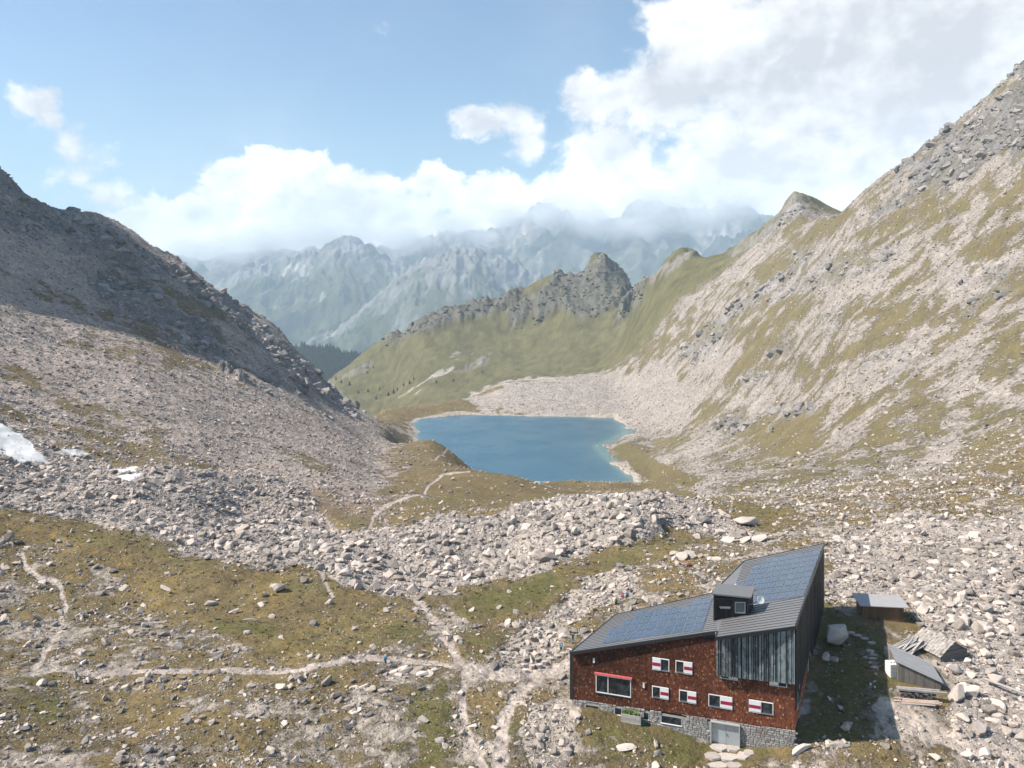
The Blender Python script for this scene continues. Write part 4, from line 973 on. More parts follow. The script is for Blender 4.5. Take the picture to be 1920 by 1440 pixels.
hut = empty('mountain_hut', (FW.pt(FW.L * 0.5, gz(*FW.pt(FW.L * 0.5, 0).xy)))); hut.rotation_euler = (0, 0, 0)
hut_off = hut.location.copy()
tag(hut, 'angular mountain hut with rust-brown shingle walls and solar panels on its dark metal roof', 'mountain hut')
def part(mb, name, mat, parent=None, kind=None, label=None):
    """a part of the hut: world coordinates made relative to its base"""
    if parent is None:
        mb.v = [tuple(Vector(v) - hut_off) for v in mb.v]; o = mb.build(name, mat, hut, kind)
    else:
        mb.v = [tuple(Vector(v) - hut_off) for v in mb.v]; o = mb.build(name, mat, parent, kind)
    if label: o['label'] = label
    return o
# roof corners
rB = FW.pt(*FW.az(1345, 1182), 0.25); rG = P(1153, 1153, 122.0)
LP = Plane(rA, rB, rG); rF = LP.at(1334, 1113)
rC = P(1491, 1175, 100.0)
RP = Plane(rB, rF, rC); rD = RP.at(1546, 1019); rE = RP.at(1396, 1052)
ofs = FW.n * 0.85
rB2 = RP.at(1342, 1195.5)
RW = Wall(c0, Vector((rD.x - 0.35, rD.y - 0.3, 0)))      # right-hand wall
def roofz(x, y, pl): return pl.z(x, y)
# roof slabs
def slab(loop, th, name, mat):
    m = MB(); m.hexa([p - HZ * th for p in loop], loop); return part(m, name, mat)
slab([rA, rB, rF, rG], 0.32, 'roof', M_roof)['label'] = 'lower roof plane of grey metal sheet'
slab([rB2, rC, rD, rE, rF], 0.32, 'roof', M_roof)['label'] = 'higher roof plane of grey metal sheet'
# standing seams of the sheets
def seams(quad, nlines, name):
    m = MB(); p0, p1, p2, p3 = quad     # p0->p1 lower eave, p3->p2 upper edge
    for k in range(1, nlines):
        t = k / nlines; a = p0.lerp(p3, t); b = p1.lerp(p2, t); d = (b - a).normalized(); w = HZ.cross(d).normalized() * 0.035
        m.box(a - w, b - a, w * 2, HZ * 0.06)
    part(m, name, M_seam, None, 'stuff')
seams([rA, rB, rF, rG], 22, 'roof_seams')
seams([rB2, rC, rD, rF.lerp(rE, 0.98)], 38, 'roof_seams')
# edge trim
def edge(a, b, name='roof_edge'):
    m = MB(); d = (b - a).normalized(); w = HZ.cross(d).normalized() * 0.09
    m.box(a - w - HZ * 0.36, b - a, w * 2, HZ * 0.44); part(m, name, M_trim)
for a, b in ((rA, rB), (rB2, rC), (rC, rD), (rD, rE), (rE, rF), (rF, rG), (rG, rA), (rB, rB2)): edge(a, b)
# walls: solid core under the roofs
zbot = -6.0
def core(pts, tops, name, mat):
    m = MB(); m.hexa([Vector((p.x, p.y, zbot)) for p in pts], [Vector((p.x, p.y, z)) for p, z in zip(pts, tops)]); return part(m, name, mat)
inn = FW.n * -0.15
wA = FW.pt(0, 0) + inn; wB = FW.pt(FW.az(1345, 1182)[0], 0) + inn; wC = FW.pt(FW.L, 0) + inn
kG = rG - Vector((-0.5, 0.5, 0)); kF = rF - Vector((0, 0.6, 0)); kE = rE - Vector((-0.2, 0.7, 0)); kD = RW.pt(RW.L, 0) - RW.n * 0.15 - Vector((0, .3, 0))
core([wA, wB, kF, kG], [LP.z(p.x, p.y) - 0.36 for p in (wA, wB, kF, kG)], 'wall', M_wood_dark)
wC2 = wC - RW.n * 0.15
core([wB, wC2, kD, kE, kF], [RP.z(p.x, p.y) - 0.36 for p in (wB, wC2, kD, kE, kF)], 'wall', M_wood_dark)
# stone base
aL, zBL = FW.az(1076, 1310); aR, zBR = FW.az(1489, 1369)
def zbrown(a): return zBL + (zBR - zBL) * (a - aL) / (aR - aL)
# openings: kind, zoom-picture rectangle (x0, y top-left, x1, y bottom-left), in thirds of a photo pixel from (1040, 1000)
def zp(x, y): return 1040 + x / 3.0, 1000 + y / 3.0
WIN = [('L', 550, 695, 645, 764, 'white shutter with crimson band folded left of an upper window'), ('R', 680, 712, 775, 780, 'white shutter with crimson band'),
       ('R', 548, 855, 642, 920, None), ('R', 700, 877, 797, 943, None), ('R', 865, 900, 1000, 970, None), ('L', 1092, 932, 1230, 1000, None),
       ('R', 932, 752, 1030, 812, None), ('L', 1208, 780, 1307, 852, None)]
BAS = [(172, 958, 250, 998), (335, 975, 380, 1015), (497, 1002, 532, 1042), (597, 1018, 716, 1062)]
holes = []
def wrect(x0, yt, x1, yb):
    a, zt = FW.az(*zp(x0, yt)); a2, _ = FW.az(*zp(x1, yt)); _, zb = FW.az(*zp(x0, yb)); return a, a2, zb, zt
# windows
def window(a1, a2, zb, zt, side=None, wide=None, base=False):
    holes.append((a1 - 0.05, a2 + 0.05, zb - 0.05, zt + 0.05))
    m = MB(); fr = 0.10
    fo = 0.13 if not base else 0.06
    def bar(x1, x2, z1, z2, o1=0.0, o2=fo): m.box(FW.pt(x1, z1, o1), FW.e * (x2 - x1), FW.n * (o2 - o1), HZ * (z2 - z1))
    bar(a1, a2, zt - fr, zt); bar(a1, a1 + fr, zb, zt - fr); bar(a2 - fr, a2, zb, zt - fr)
    if not base: bar(a1 + fr, a2 - fr, zb, zb + fr * 0.8)
    if side or wide:
        mid = (a1 + a2) / 2 if side else a1 + (a2 - a1) * 0.35
        bar(mid - 0.05, mid + 0.05, zb + fr * 0.8, zt - fr)
    w = part(m, 'window', M_white if not base else M_frame)
    g = MB(); g.box(FW.pt(a1 + fr, zb, 0.02), FW.e * (a2 - a1 - 2 * fr), FW.n * 0.02, HZ * (zt - zb - fr)); part(g, 'pane', M_glass, w)
    sl = MB(); sl.box(FW.pt(a1 + (0 if not side else fr), zb - 0.06 if not side else zb + 0.1, 0.0), FW.e * (a2 - a1 - (0 if not side else 2 * fr)), FW.n * 0.2, HZ * 0.06); part(sl, 'sill', M_sill if not base else M_white, w)
    if side:
        s1, s2 = (a1, mid) if side == 'L' else (mid, a2)
        s = MB(); s.box(FW.pt(s1 + 0.02, zb + 0.02, 0.135), FW.e * (s2 - s1 - 0.04), FW.n * 0.05, HZ * (zt - zb - 0.04)); part(s, 'shutter', M_white, w)
        h = zt - zb; s = MB(); s.box(FW.pt(s1 + 0.02, zb + h * 0.36, 0.188), FW.e * (s2 - s1 - 0.04), FW.n * 0.012, HZ * h * 0.27); part(s, 'shutter_band', M_red, w)
    return w
for k, (side, x0, yt, x1, yb, lb) in enumerate(WIN): window(*wrect(x0, yt, x1, yb), side)
big_r = wrect(232, 790, 430, 890); bw = window(big_r[0], big_r[1], big_r[2], big_r[3], None, True)
bw['label'] = 'wide two-pane window under a faded red bar'
m = MB(); m.box(FW.pt(big_r[0] - 0.15, big_r[3] + 0.08, 0.0), FW.e * (big_r[1] - big_r[0] + 0.3), FW.n * 0.35, HZ * 0.22); part(m, 'awning_bar', M_pink, bw)
for x0, yt, x1, yb in BAS: window(*wrect(x0, yt, x1, yb), None, None, True)
# the basement window on the right shows a yellow-green plant
# door
da1, da2, dzb, dzt = wrect(882, 1052, 1037, 1160); holes.append((da1, da2, dzb - 1, dzt + 0.02))
m = MB(); m.box(FW.pt(da1 - 0.12, dzb - 0.4, 0), FW.e * 0.14, FW.n * 0.5, HZ * (dzt - dzb + 0.4)); m.box(FW.pt(da2 - 0.02, dzb - 0.4, 0), FW.e * 0.14, FW.n * 0.5, HZ * (dzt - dzb + 0.4))
m.box(FW.pt(da1 - 0.12, dzt, 0), FW.e * (da2 - da1 + 0.24), FW.n * 0.5, HZ * 0.12)
door = part(m, 'door', M_frame)
M_door = simple_mat('door_leaf', (0.40, 0.44, 0.45), 0.45, metal=0.3, var=0.08)
dm = da1 + (da2 - da1) * 0.53
for q1, q2 in ((da1 + 0.03, dm - 0.03), (dm + 0.03, da2 - 0.03)):
    m = MB(); m.box(FW.pt(q1, dzb - 0.3, 0.02), FW.e * (q2 - q1), FW.n * 0.06, HZ * (dzt - dzb + 0.28)); part(m, 'door_leaf', M_door, door)
    m = MB(); zmid = dzb + (dzt - dzb) * 0.62; m.box(FW.pt(q1 + 0.05, zmid, 0.081), FW.e * (q2 - q1 - 0.1), FW.n * 0.03, HZ * 0.09); part(m, 'door_rail', M_bar, door)
m = MB(); m.box(FW.pt(dm + 0.1, dzb + 0.9, 0.11), FW.e * 0.05, FW.n * 0.08, HZ * 0.3); part(m, 'door_handle', M_trim, door)
# rubble-stone foundation, every stone a solid
rf = random.Random(5)
M_stone = attr_mat('foundation_stone', 0.9, 0.3, 6.0)
m = MB(); zlow = -5.5
m.box(FW.pt(-0.1, zlow, -0.4), FW.e * (FW.L + 0.05), FW.n * 0.43, HZ * (min(zBL, zBR) - zlow)); part(m, 'foundation', simple_mat('mortar', (0.30, 0.28, 0.26), 0.95, var=0.3))
def covered(a, z, pad=0.0):
    return any(h[0] - pad < a < h[1] + pad and h[2] - pad < z < h[3] + pad for h in holes)
m = MB(); nst = 0
z = -3.2
while z < max(zBL, zBR) - 0.03:
    h = rf.uniform(0.22, 0.42); a = -0.05 + rf.uniform(0, 0.3)
    while a < FW.L - 0.1:
        w = rf.uniform(0.28, 0.75); zt = min(z + h * rf.uniform(0.8, 0.98), zbrown(a) - 0.02)
        g0 = gz(*FW.pt(a, 0, 0.2).xy)
        if zt > z + 0.08 and zt > g0 - 0.3 and not covered(a + w / 2, (z + zt) / 2, 0.12) and not covered(a, z, 0.05) and not covered(a + w, zt, 0.05):
            k = rf.uniform(0.55, 1.25); ho = rf.uniform(0.0, 0.05)
            k = 0.6 + 0.6 * (k - 0.55); col = (0.40 * k, 0.37 * k * rf.uniform(0.95, 1.03), 0.345 * k)
            if rf.random() < 0.03: col = (0.30, 0.15, 0.11)
            o = FW.pt(a, z, 0.03); ww = w * 0.93
            b = [FW.pt(a, z, 0.03), FW.pt(a + ww, z, 0.03), FW.pt(a + ww, zt, 0.03), FW.pt(a, zt, 0.03)]
            t = [FW.pt(a + 0.06, z + 0.05, 0.1 + ho), FW.pt(a + ww - 0.06, z + 0.04, 0.1 + ho), FW.pt(a + ww - 0.07, zt - 0.05, 0.1 + ho), FW.pt(a + 0.05, zt - 0.04, 0.1 + ho)]
            m.hexa(b, t, col); nst += 1
        a += w
    z += h
part(m, 'foundation_stones', M_stone, None, 'stuff')
# shingles
def shingles(wall, a_from, a_to, zlo, zhi, name, seed, tone):
    r = random.Random(seed); m = MB(); z = min(zlo(a_from), zlo(a_to)) - 0.1; row = 0
    while z < max(zhi(a_from), zhi(a_to), zhi((a_from + a_to) / 2)) + 0.2:
        a = a_from - r.uniform(0, 0.1)
        while a < a_to:
            w = r.uniform(0.10, 0.24); zz = z + r.uniform(-0.05, 0.03); a2 = min(a + w - 0.012, a_to)
            c = (a + a2) / 2
            if a2 - a > 0.03 and zz > zlo(c) - 0.12 and zz + 0.15 < zhi(c) and not (wall is FW and covered(c, zz + 0.12, 0.02)):
                top = min(zz + 0.36, zhi(c)); out = 0.055 + r.uniform(0, 0.03)
                k = r.uniform(0.55, 1.45) * tone(c, zz); q = r.random()
                col = (0.128 * k, 0.036 * k * (1 + 0.25 * q), 0.017 * k * (1 + 0.4 * q))
                if q > 0.93: col = (0.26 * k, 0.15 * k, 0.085 * k)
                b = [wall.pt(max(a, a_from), zz, 0.0), wall.pt(a2, zz, 0.0), wall.pt(a2, zz, out), wall.pt(max(a, a_from), zz, out)]
                t = [wall.pt(max(a, a_from), top, 0.0), wall.pt(a2, top, 0.0), wall.pt(a2, top, 0.012), wall.pt(max(a, a_from), top, 0.012)]
                m.hexa(b, t, col)
            a += w
        z += 0.23; row += 1
    return part(m, name, M_shingle, None, 'stuff')
aB, _ = FW.az(1345, 1182)
zM = FW.az(1491, 1277)[1]; zM0 = FW.az(1346, 1261)[1]
def zmet(a): return zM0 + (zM - zM0) * (a - aB) / (FW.L - aB)
def front_top(a):
    p = FW.pt(a, 0); return LP.z(p.x, p.y) - 0.38 if a < aB else zmet(a) + 0.6
wn = lambda a, z: 0.62 + 0.80 * (a / FW.L) ** 1.3 + 0.40 * float(fbm(np.array([a / 4.0]), np.array([z / 3.0]), 3, 66)[0]) - 0.05 * max(0, z - 4)
shingles(FW, 0.05, FW.L, zbrown, front_top, 'shingle_cladding', 1, wn)
# right wall: shingles low at the front, dark boards elsewhere
aP = RW.az(1519, 1215)[0]; zP = RW.az(1519, 1215)[1]
rz0 = zBR; rz1 = gz(*RW.pt(aP * 1.3, 0).xy) + 0.3
shingles(RW, 0.02, aP * 1.18, lambda a: rz0 + (rz1 - rz0) * a / aP, lambda a: zP if a < aP else zP - (a - aP) * 1.6, 'shingle_cladding', 2, lambda a, z: 2.7)
# side window in shade
rb = random.Random(11)
a = 0.0; nb = 0
while a < RW.L - 0.05:
    w = min(rb.choice((0.38, 0.55, 0.75, 0.95)), RW.L - a)
    p = RW.pt(a + w / 2, 0); top = RP.z(p.x, p.y) - 0.37
    lo = zP if a < aP else (zP - (a - aP) * 1.6 if a < aP * 1.18 else gz(p.x, p.y) - 0.6)
    m = MB(); o_ = 0.62 if a < aP * 0.999 else 0.62
    m.box(RW.pt(a + 0.015, lo, 0.0), RW.e * (w - 0.03), RW.n * (rb.uniform(0.12, 0.2)), HZ * (top - lo)); part(m, 'cladding_board', M_wood_dark); a += w; nb += 1
for x0, x1, y0, y1 in ((1494, 1499, 1297, 1330), (1514, 1517, 1235, 1262)):
    s1, zt = RW.az(x0, y0); s2, _ = RW.az(x1, y0); _, zb = RW.az(x0, y1)
    m = MB(); m.box(RW.pt(s1, zb, 0.09), RW.e * (s2 - s1), RW.n * 0.06, HZ * (zt - zb)); w = part(m, 'window', M_white)
    m = MB(); m.box(RW.pt(s1 + 0.15, zb + 0.12, 0.152), RW.e * (s2 - s1 - 0.3), RW.n * 0.01, HZ * (zt - zb - 0.24)); part(m, 'pane', M_glass, w)
# cantilevered upper storey with vertical weathered boards
ov = 0.75
a1 = FW.az(1344, 1200)[0]
m = MB()
bpts = [FW.pt(a1, 0, ov - 0.1), FW.pt(FW.L, 0, ov - 0.1), FW.pt(FW.L, 0, -0.1), FW.pt(a1, 0, -0.1)]
m.hexa([Vector((p.x, p.y, zmet(aB) if k in (0, 3) else zmet(FW.L))) for k, p in enumerate(bpts)], [Vector((p.x, p.y, RP.z(p.x, p.y) - 0.36)) for p in bpts]); part(m, 'upper_storey', M_backing)
a = a1
while a < FW.L - 0.05:
    w = min(rb.choice((0.22, 0.3, 0.42, 0.55, 0.66)), FW.L - a + 0.05)
    p = FW.pt(a + w / 2, 0, ov); z1 = zmet(a) - 0.05; z2 = RP.z(p.x, p.y) - 0.36
    g = rb.uniform(0.05, 0.13)
    m = MB(); m.box(FW.pt(a, z1, ov - 0.1), FW.e * max(w - g, 0.08), FW.n * rb.uniform(0.13, 0.22), HZ * (z2 - z1)); part(m, 'cladding_board', M_zinc); a += w
for _ in range(9):
    a = rb.uniform(a1 + 0.3, FW.L - 0.3); p = FW.pt(a, 0, ov); z1 = zmet(a) - 0.05; z2 = RP.z(p.x, p.y) - 0.36
    m = MB(); m.box(FW.pt(a, z1, ov + 0.05), FW.e * 0.09, FW.n * 0.14, HZ * (z2 - z1)); part(m, 'batten', M_wood_dark)
# dark corner strip at the left end
m = MB(); zt = LP.z(*FW.pt(0, 0).xy) - 0.36
m.box(FW.pt(-0.42, zBL - 0.15, -0.5), FW.e * 0.46, FW.n * 0.58, HZ * (zt - zBL + 0.1)); part(m, 'corner_board', M_trim)
m = MB(); m.tube(FW.pt(-0.5, zt + 0.2, -0.3), FW.pt(-1.4, zt + 0.25, -0.3), 0.05); part(m, 'gutter_spout', M_trim)
# wall lamps
for zx, zy in ((222, 712), (502, 853)):
    a, zc = FW.az(*zp(zx, zy)); m = MB(); m.box(FW.pt(a - 0.12, zc - 0.3, 0.05), FW.e * 0.24, FW.n * 0.2, HZ * 0.6); lp = part(m, 'wall_lamp', M_white)
    m = MB(); m.box(FW.pt(a - 0.14, zc + 0.3, 0.05), FW.e * 0.28, FW.n * 0.24, HZ * 0.06); part(m, 'lamp_cap', M_frame, lp)
# solar panels
def panels(pl, BL, BR, TL, TR, cols, rows, starts, org, sc, ends=None):
    q = [pl.at(org[0] + x / sc, org[1] + y / sc) for x, y in (BL, BR, TR, TL)]
    def bi(u, v): return q[0].lerp(q[1], u).lerp(q[3].lerp(q[2], u), v)
    up = pl.n * 0.05; gp = 0.045
    for j in range(rows):
        for i in range(starts[j], cols if ends is None else ends[j]):
            u1, u2, v1, v2 = (i + gp) / cols, (i + 1 - gp) / cols, (j + gp) / rows, (j + 1 - gp) / rows
            l = [bi(u1, v1), bi(u2, v1), bi(u2, v2), bi(u1, v2)]
            m = MB(); m.hexa([p + up for p in l], [p + up * 2.6 for p in l]); part(m, 'solar_panel', M_solar)
    # mounting frame under each field
    m = MB()
    for j in range(rows):
        i0 = starts[j]; i1 = cols if ends is None else ends[j]
        l = [bi(i0 / cols, j / rows), bi(i1 / cols, j / rows), bi(i1 / cols, (j + 1) / rows), bi(i0 / cols, (j + 1) / rows)]
        m.hexa([p - pl.n * 0.02 for p in l], [p + up * 1.7 for p in l])
    part(m, 'panel_mount', M_solarf)
panels(LP, (805, 805), (1712, 684), (1011, 480), (1808, 392), 10, 5, [0, 0, 1, 2, 8], (960, 1040), 4.8)
panels(RP, (585, 815), (1362, 716), (834, 310), (1562, 192), 8, 8, [2, 2, 0, -1, 0, 0, 0, 1], (1280, 1000), 6.0)
# dormer
pBL = RP.at(1337.5, 1163); pBR = RP.at(1404, 1152.5)
def vert(p, py): return Vector((p.x, p.y, CAMZ + (HY - py) / F * p.y))
tL = vert(pBL, 1114); tR = vert(pBR, 1121); back = RW.e * 3.6
m = MB(); lo = 1.2
m.hexa([pBL - HZ * lo, pBR - HZ * lo, pBR - HZ * lo + back, pBL - HZ * lo + back], [tL, tR, tR + back + HZ * 0.1, tL + back + HZ * 0.1])
M_black = simple_mat('black_board', (0.018, 0.017, 0.017), 0.6, var=0.3)
dorm = part(m, 'dormer', M_black)
dW = (pBR - pBL); dW.z = 0; dL = dW.length; dE = dW / dL; dN = Vector((dE.y, -dE.x, 0))
dzb0 = max(pBL.z, pBR.z) + 0.15; dzt0 = min(tL.z, tR.z) - 0.25
def dbox(a1, a2, z1, z2, o1, o2, name, mat, par=None):
    b = Vector((pBL.x, pBL.y, 0)); m = MB(); m.box(b + dE * a1 + dN * o1 + HZ * z1, dE * (a2 - a1), dN * (o2 - o1), HZ * (z2 - z1)); return part(m, name, mat, par or dorm)
m = MB(); e = dN * 0.3; s = dE * 0.25
m.hexa([tL + e - s, tR + e + s, tR + back + s + HZ * 0.1, tL + back - s + HZ * 0.1], [tL + e - s + HZ * 0.2, tR + e + s + HZ * 0.2, tR + back + s + HZ * 0.3, tL + back - s + HZ * 0.3]); part(m, 'dormer_roof', M_roof, dorm)
dbox(0, 0.3, pBL.z - 0.4, tL.z, 0, 0.3, 'dormer_post', M_black); dbox(dL - 0.3, dL, pBR.z - 0.3, tR.z, 0, 0.3, 'dormer_post', M_black)
dbox(0.3, dL - 0.3, dzt0 - 0.05, dzt0 + 0.2, 0, 0.3, 'dormer_lintel', M_black)
dbox(dL * 0.52, dL * 0.58, dzb0 - 0.2, dzt0, 0, 0.25, 'dormer_post', M_black)
dbox(dL * 0.60, dL * 0.90, dzb0 + 0.05, dzt0 - 0.3, 0.02, 0.14, 'dormer_window', M_frame)
dbox(dL * 0.63, dL * 0.87, dzb0 + 0.25, dzt0 - 0.45, 0.142, 0.16, 'dormer_pane', glass_mat('dormer_glass', (0.06, 0.08, 0.09), (0.11, 0.13, 0.14)))
dbox(dL * 0.16, dL * 0.48, dzb0 + (dzt0 - dzb0) * 0.42, dzb0 + (dzt0 - dzb0) * 0.47, 0.05, 0.2, 'dormer_shelf', M_bar)
for k in range(3): dbox(dL * (0.19 + 0.1 * k), dL * (0.27 + 0.1 * k), dzb0 + (dzt0 - dzb0) * 0.32, dzb0 + (dzt0 - dzb0) * 0.41, 0.05, 0.16, 'dormer_slat', M_bar)
for k in range(5): dbox(dL * (0.14 + 0.075 * k), dL * (0.14 + 0.075 * k) + 0.07, pBL.z - 0.1, dzb0 + (dzt0 - dzb0) * 0.25, 0.03, 0.1, 'dormer_slat', M_wood_dark)
# satellite dish on the dormer
base = (pBR + tR) * 0.5 + back * 0.15; dc = vert(base, 1124) + dE * 1.5
V = []; Fc = []; nrm = (Vector((0.25, -0.9, 0.35))).normalized(); e1 = nrm.orthogonal().normalized(); e2 = nrm.cross(e1)
for k in range(3):
    rr = 0.0001 if k == 0 else (0.28 if k == 1 else 0.55)
    for q in range(16):
        an = q * math.pi / 8; V.append(dc + (e1 * math.cos(an) + e2 * math.sin(an)) * rr + nrm * rr * rr * 0.35)
for k in range(2):
    for q in range(16): Fc.append((k * 16 + q, k * 16 + (q + 1) % 16, k * 16 + 16 + (q + 1) % 16, k * 16 + 16 + q))
m = MB(); m.v = V; m.f = Fc; dish = part(m, 'satellite_dish', M_white)
sol = dish.modifiers.new('thickness', 'SOLIDIFY'); sol.thickness = 0.03
m = MB(); m.tube(base, dc - nrm * 0.03, 0.05); m.tube(dc, dc + nrm * 0.45 - HZ * 0.1, 0.025); part(m, 'dish_arm', M_bar, dish)
m = MB(); q0 = RP.at(1379, 1108); m.tube(q0, q0 + HZ * 0.8, 0.05); m.tube(q0 + HZ * 0.8, q0 + HZ * 1.05, 0.13); part(m, 'roof_sensor', M_white)
# ------------------------------------------------------------------ sheds and timber beside the hut
M_oldwood = simple_mat('weathered_plank', (0.20, 0.178, 0.157), 0.85, var=0.45, scale=1.5, stretch=(5, 5, 0.7))
M_brownwood = simple_mat('brown_plank', (0.185, 0.105, 0.060), 0.85, var=0.45, scale=1.5, stretch=(5, 5, 0.7))
M_greywood = simple_mat('silver_timber', (0.40, 0.365, 0.34), 0.85, var=0.35, scale=2.0)
M_pinkwood = simple_mat('fresh_timber', (0.50, 0.36, 0.29), 0.85, var=0.3, scale=2.0)
M_tin = simple_mat('tin_roof', (0.36, 0.35, 0.345), 0.65, metal=0.0, var=0.12, scale=1.0)
M_slate = simple_mat('stone_shingle', (0.37, 0.33, 0.30), 0.9, var=0.4, scale=2.0)
class Local:
    def __init__(s, name, base, yaw, label, cat, group=None):
        s.o = empty(name, base); s.o.rotation_euler = (0, 0, yaw); tag(s.o, label, cat, group)
    def box(s, name, x, y, z, sx, sy, sz, mat, parent=None, rot=None):
        """box with its low corner at (x, y, z)"""
        m = MB(); m.box(Vector((x, y, z)), Vector((sx, 0, 0)), Vector((0, sy, 0)), Vector((0, 0, sz)))
        o = m.build(name, mat, parent or s.o); return o
    def solid(s, name, lo, hi, mat, parent=None):
        m = MB(); m.hexa([Vector(p) for p in lo], [Vector(p) for p in hi]); return m.build(name, mat, parent or s.o)
def plank_row(L, x0, x1, y, ztop, zbot, w, mat, seed, axis='x', th=0.04):
    r = random.Random(seed); x = x0
    while x < x1 - 0.02:
        ww = min(w * r.uniform(0.75, 1.2), x1 - x); c = x + ww / 2; z2 = ztop(c) - r.uniform(0, 0.02); z1 = zbot - r.uniform(0, 0.1)
        t = th + r.uniform(0, 0.02)
        if axis == 'x': L.box('plank', x + 0.01, y, z1, ww - 0.02, t, z2 - z1, mat)
        else: L.box('plank', y, x + 0.01, z1, t, ww - 0.02, z2 - z1, mat)
        x += ww
def mpp(p): return p.y / F        # metres per photo pixel at a point
# small plank shed behind
b = hit(1656, 1163); k = mpp(b)
sh = Local('plank_shed', b - Vector((0, 0, 0.15)), math.radians(-7), 'low brown plank shed with flat tin roof behind the hut', 'shed')
wS, hS = 74 * k, 29 * k
sh.box('wall', -wS / 2 + 0.06, 0.06, 0, wS - 0.12, 3.4, hS - 0.25, M_backing)
plank_row(sh, -wS / 2, wS / 2, 0.0, lambda c: hS - 0.12, 0.0, 0.26, M_brownwood, 3)
plank_row(sh, 0.06, 3.4, wS / 2 - 0.06, lambda c: hS - 0.12, 0.0, 0.26, M_brownwood, 4, 'y')
plank_row(sh, 0.06, 3.4, -wS / 2, lambda c: hS - 0.12, 0.0, 0.26, M_brownwood, 5, 'y')
sh.solid('roof', [(-wS / 2 - 0.6, -0.5, hS - 0.1), (wS / 2 + 0.7, -0.5, hS - 0.1), (wS / 2 + 0.7, 3.9, hS + 0.35), (-wS / 2 - 0.6, 3.9, hS + 0.35)],
         [(-wS / 2 - 0.6, -0.5, hS + 0.04), (wS / 2 + 0.7, -0.5, hS + 0.04), (wS / 2 + 0.7, 3.9, hS + 0.49), (-wS / 2 - 0.6, 3.9, hS + 0.49)], M_tin)
# shed with a single-pitch grey roof
b = hit(1724, 1287); k = mpp(b)
gs = Local('tool_shed', b - Vector((0, 0, 0.2)), math.radians(-14), 'weathered plank shed with steep grey single-pitch roof beside the boulder field', 'shed')
w2 = 73 * k; hl = 44 * k; hr = 15 * k; dp = 5.6
gs.solid('wall', [(-w2 / 2 + .08, .06, 0), (w2 / 2 - .08, .06, 0), (w2 / 2 - .08, dp - .05, 0), (-w2 / 2 + .08, dp - .05, 0)], [(-w2 / 2 + .08, .06, hl - .06), (w2 / 2 - .08, .06, hr - .06), (w2 / 2 - .08, dp - .05, hr - .06), (-w2 / 2 + .08, dp - .05, hl - .06)], M_backing)
lin = lambda c: hl + (hr - hl) * (c + w2 / 2) / w2 - 0.06
plank_row(gs, -w2 / 2, w2 / 2, 0.0, lin, 0.0, 0.24, M_oldwood, 7)
plank_row(gs, 0.06, dp - .05, -w2 / 2, lambda c: hl - 0.1, 0.0, 0.24, M_oldwood, 8, 'y')
plank_row(gs, 0.06, dp - .05, w2 / 2 - 0.06, lambda c: hr - 0.1, 0.0, 0.24, M_oldwood, 9, 'y')
for j in range(9):      # roof sheets laid side by side
    y0 = -0.25 + j * (dp + 0.6) / 9; y1 = y0 + (dp + 0.6) / 9 - 0.025; e = 0.3
    gs.solid('roof_sheet', [(-w2 / 2 - e, y0, hl + .08), (w2 / 2 + e, y0, hr - .08), (w2 / 2 + e, y1, hr - .08), (-w2 / 2 - e, y1, hl + .08)],
             [(-w2 / 2 - e, y0, hl + .15 + .02 * (j % 2)), (w2 / 2 + e, y0, hr - .01 + .02 * (j % 2)), (w2 / 2 + e, y1, hr - .01 + .02 * (j % 2)), (-w2 / 2 - e, y1, hl + .15 + .02 * (j % 2))], M_tin)
# old hut with a stone-shingled gable roof behind it
b = hit(1778, 1246); k = mpp(b)
oh = Local('stone_hut', b + Vector((1.9, 2.0, -0.2)), math.radians(22), 'old low hut with pale shingled gable roof behind the grey-roofed shed', 'hut')
W3, D3, H3, R3 = 5.6, 5.2, 1.3, 2.9
oh.solid('wall', [(-W3 / 2, 0, 0), (W3 / 2, 0, 0), (W3 / 2, D3, 0), (-W3 / 2, D3, 0)], [(-W3 / 2, 0, H3), (W3 / 2, 0, H3), (W3 / 2, D3, H3), (-W3 / 2, D3, H3)], M_oldwood)
oh.solid('gable', [(-W3 / 2, 0, H3), (W3 / 2, 0, H3), (W3 / 2, .12, H3), (-W3 / 2, .12, H3)], [(-.05, 0, R3 - .1), (.05, 0, R3 - .1), (.05, .12, R3 - .1), (-.05, .12, R3 - .1)], M_oldwood)
for rz in range(6): oh.box('log', -W3 / 2 - .1, -0.14, rz * 0.25, W3 + .2, 0.15, 0.21, M_oldwood)
rr_ = random.Random(9)
for sgn in (-1, 1):
    nrow = 8; ncol = 11
    for i in range(nrow):
        for j in range(ncol):
            t0 = i / nrow; t1 = (i + 1.25) / nrow; y0 = -0.3 + j * (D3 + .6) / ncol + rr_.uniform(-.05, .05); y1 = y0 + (D3 + .6) / ncol * rr_.uniform(.86, .99)
            xa, za = sgn * (W3 / 2 + .4) * (1 - t0), H3 - .35 + (R3 - H3 + .35) * t0; xb, zb_ = sgn * (W3 / 2 + .4) * (1 - min(t1, 1)), H3 - .35 + (R3 - H3 + .35) * min(t1, 1)
            lf = .09 + rr_.uniform(0, .05)
            oh.solid('shingle', [(xa, y0, za + lf - .04), (xa, y1, za + lf - .04), (xb, y1, zb_), (xb, y0, zb_)][::sgn], [(xa, y0, za + lf), (xa, y1, za + lf), (xb, y1, zb_ + .04), (xb, y0, zb_ + .04)][::sgn], M_slate)
